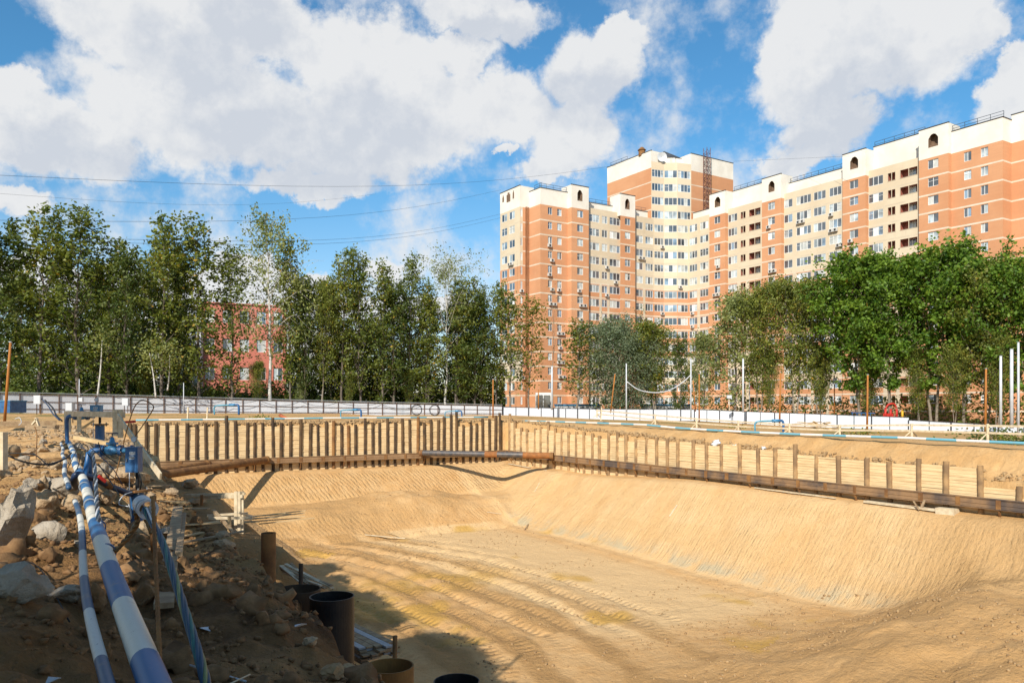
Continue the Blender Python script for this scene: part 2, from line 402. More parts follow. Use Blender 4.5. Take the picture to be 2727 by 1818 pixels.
# ------------------------------------------------------------------ terrain: one sheet in pit axes (x = a across, y = b along)
WA, WB = 37.1, 65.2
def edgeA(b): return np.interp(b, [0, 8.5, 11, 14, 17, 20, 30, 38], [2.6, 2.65, 2.7, 2.85, 3.2, 2.95, 3.0, 3.8])+.30*fbm(b, b*0+3, 2.2, 3, 21)
def outside(X, Y):
    base = np.interp(X, [-70, -30, 0, 15, 50, 80], [-.75, -1.15, -1.6, -2.3, -3.25, -3.3])
    return base*(1-ss(Y, 128, 150)) - 2.8*ss(Y, 128, 150)
def terrain(a, b):
    a = np.asarray(a, float); b = np.asarray(b, float)
    X = CA*a-SA*b; Y = SA*a+CA*b
    n2 = fbm(a, b, 2.4, 5, 1); n1 = fbm(a, b, .7, 4, 5); nb = fbm(a, b, 9, 3, 9)
    floor = -9.6+.06*n2+.10*nb
    # wheel ruts across the floor
    rut = a+.012*(b-33)**2+1.5*fbm(a, b, 11, 3, 31)
    rm = ss(b, 24, 30)*(1-ss(b, 50, 56))*(1-ss(a, 22, 27))
    floor = floor+rm*(-.17*np.exp(-((np.mod(rut, 3.1)-.7)/.26)**2)-.17*np.exp(-((np.mod(rut, 3.1)-2.3)/.26)**2)+.03*np.sin(rut*2.0)+.12*n1)
    d = WB-b
    far = np.interp(d, [-1, 0, .8, 4.6, 5.3, 7.6, 11.2], [-5.2, -5.3, -5.4, -7.6, -7.55, -7.8, -9.7])
    far = far+.16*n2*ss(d, .5, 3)+ss(d, 4.4, 5.5)*(1-ss(d, 8, 11))*(.55*np.exp(-((a-24)/4.5)**2)+.35*fbm(a, b, 3, 3, 12))
    far = np.where(d > 11.2, -20, far)
    dr = WA-a
    wob = .25*fbm(b, b*0+1, 5, 2, 8)
    rgt = np.interp(dr+wob, [-1, 0, 1.0, 1.25, 5.6], [-4.85, -4.9, -5.15, -5.35, -9.75])-.5*ss(b, 38, 52)*(1-ss(dr, 1.5, 5))+.08*n2+.03*n1
    rgt = np.where(dr > 6.5, -20, rgt)
    dl = a-edgeA(b)
    nearp = np.interp(dl, [-1, 0, .25, .7, 1.3], [-2.6, -2.9, -4.6, -8.0, -9.8])
    farp = np.interp(dl, [-1, 0, .35, 2.6, 3.4, 6.8], [-2.4, -2.65, -3.8, -4.15, -5.0, -9.8])
    k = ss(b, 18.5, 22.5); lft = nearp*(1-k)+farp*k
    k2 = ss(b, 44, 52)
    vfar = np.interp(dl, [-1, 0, .4, 2.2, 6.0, 10], [-1.6, -1.8, -4.9, -5.3, -6.6, -9.8])
    lft = lft*(1-k2)+vfar*k2
    lft = lft+.35*n2*ss(dl, -.5, .6)+.12*n1
    lft = np.where(dl > 10, -20, lft)
    near = -9.8+2.75*ss(a, 13, 31)*ss(-b+1.6*fbm(a, b, 5, 3, 44)+.12*(a-22), -24.5, -16.0)+.26*fbm(a, b, 1.6, 4, 45)*ss(a, 14, 19)*(1-ss(b, 21, 25))+.07*n1
    near = np.where(b > 28, -20, near)
    ks = .22; inside = ks*np.log(sum(np.exp(np.clip(q_, -14, 0)/ks+40) for q_ in (floor, far, rgt, near)))-40*ks; inside = np.maximum(inside, lft)
    # left bank the camera stands beside
    bank = np.interp(b, [-8, 0, 6, 12, 18, 26, 40, 60], [-2.3, -2.3, -2.15, -2.1, -2.1, -1.9, -1.6, -1.35])
    bank = bank-.62*ss(a, .9, 3.2)
    bank = bank+.30*np.exp(-((a+.6)/.9)**2)*ss(b, 2, 5)*(1-ss(b, 20, 30)) + .5*ss(-a, 2.5, 7)
    bank = bank-.75*np.exp(-((a-1.5)**2/1.1+(b-17.6)**2/2.2))-.3*np.exp(-((a-.9)**2/.5+(b-8.0)**2/2.0))
    bank = bank+.20*fbm(a, b, 1.9, 5, 2)+.16*fbm(a, b, .55, 4, 6)*(1-ss(b, 26, 40))+.06*fbm(a, b, .2, 3, 16)*(1-ss(b, 18, 26))
    bank = bank-.35*ss(fbm(a, b, 1.1, 3, 77), .35, .75)*ss(a, 1.2, 2.2)*(1-ss(b, 16, 20))
    og = outside(X, Y)
    # strips right behind the two walls
    zt = np.interp(b, [0, 20, 60], [-2.4, -2.05, -1.5]); zw = np.interp(b, [0, 20, 40, 63], [-3.9, -3.45, -2.6, -1.55])
    dra = a-WA
    rs = zw+(zt-zw)*ss(dra+.3*n1, .2, 2.6)
    rs = rs*(1-ss(dra, 3, 24))+og*ss(dra, 3, 24)+.10*n2*(1-ss(dra, 12, 40))
    df = b-WB
    fs_ = np.interp(df, [0, 1.2, 5], [-1.62, -1.25, -1.30])+.07*n2+.08*n1*(1-ss(df, 3, 6))
    fs_ = fs_*(1-ss(df, 5, 30))+og*ss(df, 5, 30)
    kk = ss(dra, -.5, 5); out = np.where(b > WB+.03, fs_*(1-kk)+rs*kk, rs)
    kb = ss(-a, 6, 30)
    bankz = bank*(1-ss(-a, 8, 60))+og*ss(-a, 8, 60)
    z = np.where((a < WA+.03) & (b < WB+.03), inside, out)
    isbank = (a < edgeA(b)) & (b < WB+.03)
    z = np.where(isbank, np.maximum(bankz, -20), z)
    z = np.where(b < -20, np.maximum(z, -3.0), z)
    far_out = (np.hypot(X, Y) > 260)
    return np.where(far_out, -2.8, z)
def tz(X, Y):
    a, b = ab(X, Y); return float(terrain(np.array([a]), np.array([b]))[0])

def grow(x0, x1, s0, k):
    out = []; x = x0; s = s0; sg = 1 if x1 > x0 else -1
    while (x1-x)*sg > 0: out.append(x); x += s*sg; s *= k
    out.append(x1); return out
al = sorted(set(np.round(np.concatenate([grow(-1.6, -6000, .1, 1.16)[1:], np.arange(-1.6, 5.4, .065), np.arange(5.4, 37.0, .2),
      [WA, WA+.06], np.arange(WA+.3, 45, .35), grow(45, 6000, .6, 1.15)]), 4)))
bl = sorted(set(np.round(np.concatenate([grow(1.5, -400, .3, 1.3)[1:], np.arange(1.5, 22, .075), np.arange(22, 65.1, .19),
      [WB, WB+.06], np.arange(WB+.3, 76, .35), grow(76, 8000, .6, 1.13)]), 4)))
al = np.array(al); bl = np.array(bl)
A, B = np.meshgrid(al, bl, indexing='ij'); Z = terrain(A, B)
na, nb_ = len(al), len(bl)
idx = np.arange(na*nb_).reshape(na, nb_)
quads = np.stack([idx[:-1, :-1], idx[1:, :-1], idx[1:, 1:], idx[:-1, 1:]], -1).reshape(-1, 4)
E = edgeA(B)
inb = ((A < E) & (B < WB)).astype(float)
ins = ((A < WA+.05) & (B < WB+.05) & (A > E))
# soil tones: loose brown fill, damp ruts, pale compacted sand, bank darkened for its shade
fl = fbm(A, B, 6, 4, 50); f2 = fbm(A, B, 1.8, 4, 51)
d = WB-B; dr = WA-A
brown = np.zeros_like(A)
brown = np.maximum(brown, ins*ss(d, 4.2, 5.0)*(1-ss(d, 9, 12))*ss(fl+.5*f2, -.35, .25)*(1-ss(A, 26, 30))*.6)
rutc = A+.012*(B-33)**2+1.5*fbm(A, B, 11, 3, 31)
brown = np.maximum(brown, ins*(Z < -9.2)*ss(np.sin(rutc*2.03+.4)+.9*f2+.8*fl+.25, -.1, .8)*(1-ss(A, 20, 25))*.85)
brown = np.maximum(brown, ins*(1-ss(B+1.5*f2, 20, 25))*ss(A, 12, 17)*(.55+.5*f2))
bank = inb*(1-ss(B+1.5*f2, 11, 15))*(.75+.4*f2); bank = np.maximum(bank, ins*(1-ss(A-E, 1, 4))*(.6+.4*f2)); bank = np.maximum(bank, inb*ss(f2+.6*fl, .0, .5)*.55)  # brown bank soil, darkened further to deepen the shade on it
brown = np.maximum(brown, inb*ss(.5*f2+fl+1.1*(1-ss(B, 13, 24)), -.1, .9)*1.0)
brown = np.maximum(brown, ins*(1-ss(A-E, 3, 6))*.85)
brown = np.maximum(brown, (1-inb)*(~ins)*(.18+.2*f2))
damp = ins*(Z < -9.25)*ss(fbm(A, B, 3.6, 3, 61)+.25*f2, .34, .6)
damp = np.maximum(damp, ins*(Z < -9.3)*np.exp(-(((A-17.5)/4.0)**2+((B-39.5)/2.2)**2))*ss(f2, -.6, .3)*1.3)
pale = ins*ss(dr, .3, 1.2)*(1-ss(dr, 6.0, 6.6))*(.5+.5*f2)+ins*ss(dr, 6, 8)*(1-ss(dr, 16, 20))*(Z < -9.2)*ss(B, 24, 27)*.8
grass = (~ins)*(1-inb)*ss(np.maximum(dr*-1, -d), 9, 18)*ss(fbm(A, B, 5, 3, 71), .0, .35)
grass = np.maximum(grass, ((SA*A+CA*B) > 138)*1.0)
tk = np.mod(rutc-.0, 3.1); trk = ins*ss(B, 22, 26)*(1-ss(B, 52, 57))*(1-ss(A, 23, 27))*(Z < -8.9)*np.maximum(np.exp(-((tk-.7)/.3)**4), np.exp(-((tk-2.3)/.3)**4))*ss(f2+.5*fl, -.5, .1)
rmask = ins*ss(dr, 1.0, 1.6)*(1-ss(dr, 5.2, 5.7))*(.55+.45*f2+.3*ss(dr, 3, 5)); fmask = ins*(ss(d, .9, 1.6)*(1-ss(d, 4.0, 4.5))*ss(fl+.4*f2+.015*(A-12), -.45, .1)+.6*ss(d, 8, 8.6)*(1-ss(d, 10.3, 11))*ss(fl, -.2, .2))
def soilmat():
    m = bpy.data.materials.new('sandy_soil'); m.use_nodes = True; q = NT(m.node_tree); b = q.n['Principled BSDF']
    oc = q.new('ShaderNodeTexCoord').outputs['Object']
    s = q.new('ShaderNodeSeparateXYZ'); q.l.new(oc, s.inputs[0])
    n1 = q.noise(oc, .9, 7, .62); n2 = q.noise(oc, 5.0, 6, .68); n3 = q.noise(oc, 22, 6, .7)
    sand = q.mix(q.sstep(n1, .35, .65), (.55, .343, .155, 1), (.49, .282, .113, 1))
    sand = q.mix(q.attr('pale'), sand, (.61, .42, .215, 1))
    br = q.mix(q.sstep(n1, .3, .7), (.37, .205, .075, 1), (.46, .268, .105, 1))
    fac = q.math('ADD', q.attr('brown'), q.math('MULTIPLY', q.math('SUBTRACT', n2, .5), .55), clamp=True)
    cc = q.mix(fac, sand, br)
    cg = q.new('ShaderNodeCombineXYZ'); q.l.new(q.math('MULTIPLY', s.outputs[0], .30), cg.inputs[0]); q.l.new(q.math('MULTIPLY', s.outputs[1], 2.1), cg.inputs[1])
    streak = q.sstep(q.noise(cg.outputs[0], 1.0, 6, .72), .54, .66)
    cc = q.mix(q.math('MULTIPLY', q.math('MULTIPLY', streak, q.attr('rmask')), .55), cc, (.40, .24, .095, 1))
    lay_ = q.sstep(q.noise(q.vmath('MULTIPLY', oc, (.05, .05, 1.6)), 1.0, 4, .6), .46, .62)
    cc = q.mix(q.math('MULTIPLY', q.math('MULTIPLY', lay_, q.math('MAXIMUM', q.attr('rmask'), q.attr('fmask'))), .35), cc, (.50, .31, .13, 1))
    cc = q.mix(q.attr('bank'), cc, q.mix(q.sstep(n2, .3, .7), (.070, .033, .013, 1), (.165, .082, .031, 1)))  # bank tone: brown soil with shade put into the colour
    cc = q.mix(q.math('MULTIPLY', q.sstep(n2, .50, .78), .30), cc, (.26, .155, .075, 1))
    cc = q.mix(q.math('MULTIPLY', q.sstep(n3, .52, .8), q.math('SUBTRACT', .3, q.math('MULTIPLY', q.attr('bank'), .25))), cc, (.72, .54, .34, 1))
    cc = q.mix(q.math('MULTIPLY', q.sstep(q.noise(oc, 11, 5, .7), .58, .72), .35), cc, (.17, .10, .05, 1))
    # grey clay seam low on the right slope
    cc = q.mix(q.math('MULTIPLY', q.math('MULTIPLY', q.attr('rmask'), q.sstep(s.outputs[2], -8.3, -9.4)), q.sstep(n1, .4, .6)), cc, (.42, .355, .23, 1))
    dm = q.attr('damp')
    cc = q.mix(q.math('MULTIPLY', dm, .75), cc, (.47, .27, .05, 1))
    cc = q.mix(q.math('MULTIPLY', q.attr('grass'), q.sstep(n2, .35, .6)), cc, (.07, .11, .025, 1))
    q.l.new(cc, b.inputs['Base Color'])
    q.l.new(q.sstep(dm, .45, .9, .95, .35), b.inputs['Roughness']); b.inputs['Specular IOR Level'].default_value = .2
    # bucket-tooth furrows: down the right slope (vary along b) and down the far slope (vary along a)
    def furrow(c, per, amp):
        k = q.math('ADD', q.math('MULTIPLY', c, 2*math.pi/per), q.math('MULTIPLY', q.noise(oc, .35, 3, .5), 6.0))
        return q.math('MULTIPLY', q.math('POWER', q.math('ABSOLUTE', q.math('SINE', k)), .6), amp)
    hr = q.math('MULTIPLY', furrow(q.math('ADD', s.outputs[1], q.math('MULTIPLY', s.outputs[0], -.25)), .42, .022), q.attr('rmask'))
    hf = q.math('MULTIPLY', furrow(q.math('ADD', s.outputs[0], q.math('MULTIPLY', s.outputs[1], .35)), .72, .05), q.attr('fmask'))
    def gully(sa, sb, amp):
        c_ = q.new('ShaderNodeCombineXYZ'); q.l.new(q.math('MULTIPLY', s.outputs[0], sa), c_.inputs[0]); q.l.new(q.math('MULTIPLY', s.outputs[1], sb), c_.inputs[1])
        return q.math('MULTIPLY', q.noise(c_.outputs[0], 1.0, 5, .7), amp)
    g1 = gully(.42, 3.4, .20); g2 = gully(3.0, .40, .20)
    h = q.math('ADD', q.math('ADD', hr, hf), q.math('ADD', q.math('MULTIPLY', g1, q.attr('rmask')), q.math('MULTIPLY', g2, q.attr('fmask'))))
    h = q.math('ADD', h, q.math('MULTIPLY', n1, .16)); h = q.math('ADD', h, q.math('MULTIPLY', n2, q.math('ADD', .06, q.math('MULTIPLY', q.attr('brown'), .09)))); 
    rough = q.math('MULTIPLY', n3, q.math('ADD', .012, q.math('MULTIPLY', q.attr('brown'), .022)))
    h = q.math('ADD', h, rough)
    cl = q.math('SINE', q.math('ADD', q.math('MULTIPLY', s.outputs[1], 2*math.pi/.42), q.math('MULTIPLY', n1, 4.0)))
    h = q.math('ADD', h, q.math('MULTIPLY', q.math('MULTIPLY', cl, q.attr('trk')), .035))
    q.l.new(q.bump(h, 1.0, 1.0), b.inputs['Normal'])
    return m
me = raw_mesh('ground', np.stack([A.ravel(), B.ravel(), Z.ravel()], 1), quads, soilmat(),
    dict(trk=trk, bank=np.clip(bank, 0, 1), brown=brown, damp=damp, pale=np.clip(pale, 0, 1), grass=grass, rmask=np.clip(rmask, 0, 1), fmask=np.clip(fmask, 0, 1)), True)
g = bpy.data.objects.new('ground', me); C.objects.link(g); g.rotation_euler = (0, 0, R(30)); tag(g, kind='structure')
# ------------------------------------------------------------------ soldier-pile walls
def ray_b(x, b0):     # a where the sight line through picture column x meets the line b = b0
    k = (x-CX)/F; return b0*(k*CA+SA)/(CA-k*SA)
def ray_a(x, a0):
    k = (x-CX)/F; return a0*(CA-k*SA)/(k*CA+SA)
def zz(y, a, b): Y = SA*a+CA*b; return (HY-y)/F*Y
def boards(mb, p, q, z0, z1, thick, seed, m=0):
    """horizontal lagging boards between two piles, each a little out of line"""
    r = random.Random(seed); z = z0; p = Vector(p); q = Vector(q); n = (q-p).cross(Vector((0, 0, 1))).normalized()
    while z < z1-.03:
        h = min(r.uniform(.13, .2), z1-z)
        o = n*r.uniform(-.02, .02)
        c = (p+q)/2+o; c.z = z+h/2
        mb.box(c, ((q-p).length+r.uniform(-.04, .0), thick, h-.012), math.atan2((q-p).y, (q-p).x), m=m)
        z += h
def lagmat(name, c1, c2):
    m = bpy.data.materials.new(name); m.use_nodes = True; q = NT(m.node_tree); b = q.n['Principled BSDF']
    geo = q.new('ShaderNodeNewGeometry').outputs['Position']
    v = q.noise(q.vmath('MULTIPLY', geo, (.8, .8, 6.5)), 1.0, 3, .6)
    v2 = q.noise(q.vmath('MULTIPLY', geo, (.6, .6, 22)), 1.0, 3, .7)
    cc = q.mix(q.sstep(v, .34, .66), c4(c1), c4(c2))
    cc = q.mix(q.math('MULTIPLY', q.sstep(v2, .55, .75), .45), cc, (.20, .14, .08, 1))
    cc = q.mix(q.math('MULTIPLY', q.sstep(q.noise(geo, .35, 4, .6), .5, .7), .35), cc, (.36, .25, .13, 1))
    q.l.new(cc, b.inputs['Base Color']); b.inputs['Roughness'].default_value = .85; b.inputs['Specular IOR Level'].default_value = .2
    return m
LAG = lagmat('lagging_boards', (.76, .56, .31), (.62, .43, .225))
def clod_lip(p, n, seed):
    return None
PILED = mat('mud_stained_pile_steel', (.12, .07, .032), .85, .3, 1.1, .3, 20, .01, col2=(.05, .034, .022))
farx = [347, 358, 388, 414, 446.6, 468.6, 496.6, 523.4, 549.6, 574, 603, 629.5, 657.5, 678, 701, 728, 748, 773.7, 799.6, 825, 848, 869.6, 888, 910, 929, 947, 972, 993.5, 1011, 1032.6, 1052, 1073, 1092, 1112, 1131, 1149, 1166, 1182, 1201, 1216, 1234, 1252.6, 1268.5, 1286, 1304, 1319, 1332]
fart = [1128, 1128, 1124, 1126, 1123, 1127, 1128, 1128, 1128, 1122, 1108, 1120, 1127, 1126, 1127, 1110, 1126, 1124, 1114, 1126, 1129, 1122, 1122, 1129, 1131, 1130, 1112, 1124, 1124, 1113, 1125, 1115, 1117, 1109, 1125, 1117, 1119, 1109, 1103, 1098, 1131, 1127, 1128, 1114, 1116, 1106, 1098]
rgtp = [(1357, 1103), (1371, 1120), (1387, 1138), (1405, 1142), (1424, 1139), (1440, 1135), (1459, 1120), (1477, 1140), (1495, 1146), (1515, 1148), (1534, 1149), (1556, 1149), (1578, 1152), (1597, 1160), (1621, 1151), (1643, 1149), (1668, 1158), (1694, 1168), (1720, 1167), (1750, 1165), (1778, 1167), (1806, 1170), (1847, 1170), (1883, 1175), (1921.6, 1180), (1972, 1181), (2021, 1192), (2064, 1192), (2118.6, 1182), (2173, 1209), (2235, 1213), (2310, 1222), (2371, 1229), (2447.6, 1222), (2520, 1230), (2613, 1239), (2713, 1293), (2860, 1330), (3050, 1380)]
def pile_wall(name, label, pts, tops, mats_, aim, waler_z, seed):
    """pts: pile centres (a, b); tops: z of each"""
    base = pit(*pts[0], -7.5)
    t_ = thing(name, base, label, 'retaining wall', 'timber lagged pile walls of the pit')
    r = random.Random(seed)
    into = aim                                             # unit vector (world) pointing into the pit
    for i, ((a, b), z1) in enumerate(zip(pts, tops)):
        m = MB(); c = pit(a, b)
        zb = float(terrain(np.array([min(a, WA)-.25]), np.array([min(b, WB)-.25]))[0])-.6
        rad = r.uniform(.115, .14); lean = Vector((r.uniform(-.07, .07), r.uniform(-.04, .04), 0)); z1 += r.uniform(-.06, .06)
        m.tube([(c.x, c.y, zb), (c.x+lean.x, c.y+lean.y, z1)], rad, 14, cap=False)
        m.ring((c.x+lean.x, c.y+lean.y, z1-.02), (0, 0, 1), rad, rad-.02, .02, 14)
        m.build('steel_pile', mats_[r.choice([0, 0, 0, 1, 1, 1, 2]) if len(mats_) == 3 else 0], t_, smooth=False)
    for i in range(len(pts)-1):
        (a0, b0), (a1, b1) = pts[i], pts[i+1]
        gap = math.hypot(a1-a0, b1-b0)
        p, q = pit(a0, b0)-into*.05, pit(a1, b1)-into*.05
        dd = (q-p).normalized(); p = p+dd*.06; q = q-dd*.06
        am, bm_ = min((a0+a1)/2, WA)-.25, min((b0+b1)/2, WB)-.25
        zb = float(terrain(np.array([am]), np.array([bm_]))[0])-.3
        zt = min(tops[i], tops[i+1])-r.uniform(.05, .28)
        m = MB(); boards(m, p, q, zb, zt, .05, seed*100+i)
        m.build('lagging_panel', LAG, t_)
    return t_
vin = pit(0, -1); rin = pit(-1, 0)
fpts = [(ray_b(x, WB-.16), WB-.16) for x in farx]
ftop = [zz(y, *p) for y, p in zip(fart, fpts)]
fw = pile_wall('pile_wall', 'far pile wall of close dark pipes and pale boards, with brown steel waler, below the long fence', fpts, ftop, (RUSTD, PILED, RUST), vin, -4.5, 3)
rpts = [(WA-.16, ray_a(x, WA-.16)) for x, _ in rgtp]
rtop = [zz(y, *p) for (_, y), p in zip(rgtp, rpts)]
rw = pile_wall('pile_wall', 'right pile wall running towards the camera, sandy pipes widely spaced over a dark blotched waler', rpts, rtop, (PILEL, PILEL, PILEL), rin, -4.5, 5)
def waler(parent, p, q, z, n, mats2, seed):
    """twin channel waler built of lengths with splice plates, bracketed off the piles"""
    r = random.Random(seed); p, q = Vector(p), Vector(q); L = (q-p).length; d = (q-p)/L; k = int(L/1.9)+1
    m = MB(); up = Vector((0, 0, 1))
    for s_ in (-.18, .18):
        m.beam(p+up*(z+s_)+n*.02, q+up*(z+s_)+n*.02, .22, .03, 0)
        m.beam(p+up*(z+s_*.5)+n*.10, q+up*(z+s_*.5)+n*.10, .03, .185, 0)
    m.beam(p+up*(z+.225)+n*.02, q+up*(z+.225)+n*.02, .28, .03, 0); m.beam(p+up*(z-.225)+n*.02, q+up*(z-.225)+n*.02, .28, .03, 0)
    m.beam(p+up*z+n*.125, q+up*z+n*.125, .02, .05, 0)
    m.build('waler', mats2[0], parent)
    for i in range(k):
        c = p+d*(L*(i+.5)/k)+n*.14+up*z
        mm = MB().box(c, (r.uniform(.16, .3), .03, .47), math.atan2(d.y, d.x)); mm.build('splice_plate', mats2[1], parent)
        if i % 2 == 0:
            c2 = p+d*(L*(i+.5)/k)
            mm = MB().beam(c2+up*(z-.28)+n*.1, c2+up*(z-.75)-n*.1, .08, .08); mm.build('bracket', RUST, parent)
WLA = mat('blotched_waler_steel', (.32, .19, .095), .75, .35, .55, .3, 10, .01, col2=(.085, .07, .065))
WLB = mat('brown_waler_steel', (.34, .21, .11), .8, .3, .7, .3, 10, .01, col2=(.22, .125, .06))
waler(fw, pit(5.4, WB-.46), pit(WA-.5, WB-.46), -4.45, vin, (WLB, RUST), 1)
waler(rw, pit(WA-.46, WB-.5), pit(WA-.46, ray_a(2860, WA)), -4.45, rin, (WLA, RUST), 2)
def strut(p, q, rad, mt, label, collar=None):
    t_ = thing('steel_strut', (Vector(p)+Vector(q))/2, label, 'steel strut')
    m = MB(); p, q = Vector(p), Vector(q); d = (q-p).normalized()
    m.tube([p+d*.3, q-d*.3], rad, 28); m.build('pipe', mt, t_, smooth=False)
    for c, s_ in ((p, 1), (q, -1)):
        m = MB().tube([c+d*s_*.02, c+d*s_*.32], rad*1.12, 28); m.build('end_plate', RUST, t_)
    if collar:
        for f_, w_ in collar:
            MB().ring(p+(q-p)*f_, d, rad*1.012, rad*.98, w_, 28).build('rusty_band', RUSTO, t_)
    return t_
strut(pit(27.8, WB-.75, -4.2), pit(WA-.75, 55.9, -4.25), .26, PIPEB, 'black painted pipe strut with orange rust bands across the far corner of the pit', [(.50, 1.1), (.78, 2.4)])
strut(pit(14.6, WB-.75, -4.35), pit(5.3, 54.3, -4.45), .27, RUST, 'long brown pipe strut across the left corner, the nearer of the two there')
strut(pit(10.2, WB-.75, -4.5), pit(5.0, 58.6, -4.6), .22, RUST, 'short brown pipe strut behind the longer one in the left corner')
tag(MB().beam(pit(4.6, 50, -4.45), pit(4.6, 64.4, -4.45), .3, .35).build('waler_beam', RUST), 'brown steel beam holding the two left corner struts', 'steel beam')

# clods of soil caught on the piles and along the brink, and crumbs over the pit and bank: uncountable
def clods(n, gen_, smin, smax, name, mt, seed, sub=1):
    r = np.random.default_rng(seed); vs0, fs0 = ICO[sub]; fs0 = np.array(fs0)
    pts = gen_(r, n); n = len(pts)
    s = smin+(smax-smin)*r.random(n)**3
    ang = r.random(n)*6.28; sc = s[:, None]*(.6+.8*r.random((n, 3)))
    V = vs0[None]*(1+.95*(r.random((n, len(vs0), 1))-.5))*sc[:, None, :]
    ca, sa = np.cos(ang)[:, None], np.sin(ang)[:, None]
    V = np.stack([V[..., 0]*ca-V[..., 1]*sa, V[..., 0]*sa+V[..., 1]*ca, V[..., 2]*.8], -1)+pts[:, None, :]
    V[..., 2] += (s*.25)[:, None]
    FS = (fs0[None]+(np.arange(n)*len(vs0))[:, None, None]).reshape(-1, 3)
    me = raw_mesh(name, V.reshape(-1, 3), FS, mt, smooth=False)
    o = bpy.data.objects.new(name, me); C.objects.link(o); return o
def scat(a0, a1, b0, b1, keep):
    def f(r, n):
        a = a0+(a1-a0)*r.random(n); b = b0+(b1-b0)*r.random(n); k = keep(a, b, r); a, b = a[k], b[k]
        z = terrain(a, b); X = CA*a-SA*b; Y = SA*a+CA*b
        return np.stack([X, Y, z], 1)
    return f
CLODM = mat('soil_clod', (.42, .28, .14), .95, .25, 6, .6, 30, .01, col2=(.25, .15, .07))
CLODD = mat('brown_soil_clod', (.17, .09, .038), .95, .3, 6, .8, 40, .01, col2=(.27, .155, .07))  # soil brown, darkened together with the painted shade of the bank
tag(clods(9000, scat(4, 36, 20, 60, lambda a, b, r: (fbm(a, b, 3, 3, 88)+.25*r.random(len(a)) > .15) & (a-edgeA(b) > 1.5) & (WA-a > 5.5)), .012, .065, 'soil_crumbs', CLODM, 5), 'loose crumbs of sandy soil over the pit floor', 'soil', kind='stuff')
tag(clods(7000, scat(13, 36, 8, 26, lambda a, b, r: (fbm(a, b, 2.2, 3, 188)+.5*r.random(len(a)) > .2) & (WA-a > 4.5)), .01, .075, 'mound_crumbs', CLODM, 15), 'lumps of loose sand on the mound at the lower right', 'soil', kind='stuff')
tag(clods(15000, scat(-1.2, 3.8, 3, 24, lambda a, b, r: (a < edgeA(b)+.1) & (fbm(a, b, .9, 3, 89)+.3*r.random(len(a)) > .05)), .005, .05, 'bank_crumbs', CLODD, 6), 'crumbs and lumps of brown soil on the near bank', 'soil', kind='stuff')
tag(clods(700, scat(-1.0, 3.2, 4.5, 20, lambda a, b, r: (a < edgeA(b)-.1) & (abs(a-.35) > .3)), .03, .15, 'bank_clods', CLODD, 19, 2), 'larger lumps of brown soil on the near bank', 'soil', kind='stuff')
tag(clods(4200, scat(-2.5, 4.6, 22, 58, lambda a, b, r: (a < edgeA(b)+.8) & (fbm(a, b, 2.5, 3, 90)+.4*r.random(len(a)) > .12)), .02, .13, 'bank_rubble', STONE, 9), 'small pale rubble scattered over the left bank', 'rubble', kind='stuff')
def lip(r, n):
    x = r.random(n); far_ = x < .55; u_ = r.random(n)
    a = np.where(far_, 4.5+(WA-4.5)*u_, WA+.05+.9*r.random(n)); b = np.where(far_, WB+.05+.7*r.random(n), 18+47*u_)
    z = terrain(a, b)+.05*r.random(n)
    return np.stack([CA*a-SA*b, SA*a+CA*b, z], 1)
tag(clods(2600, lip, .04, .17, 'brink_clods', CLODM, 8), 'lumps of earth along the brink above the pile walls', 'soil', kind='stuff')

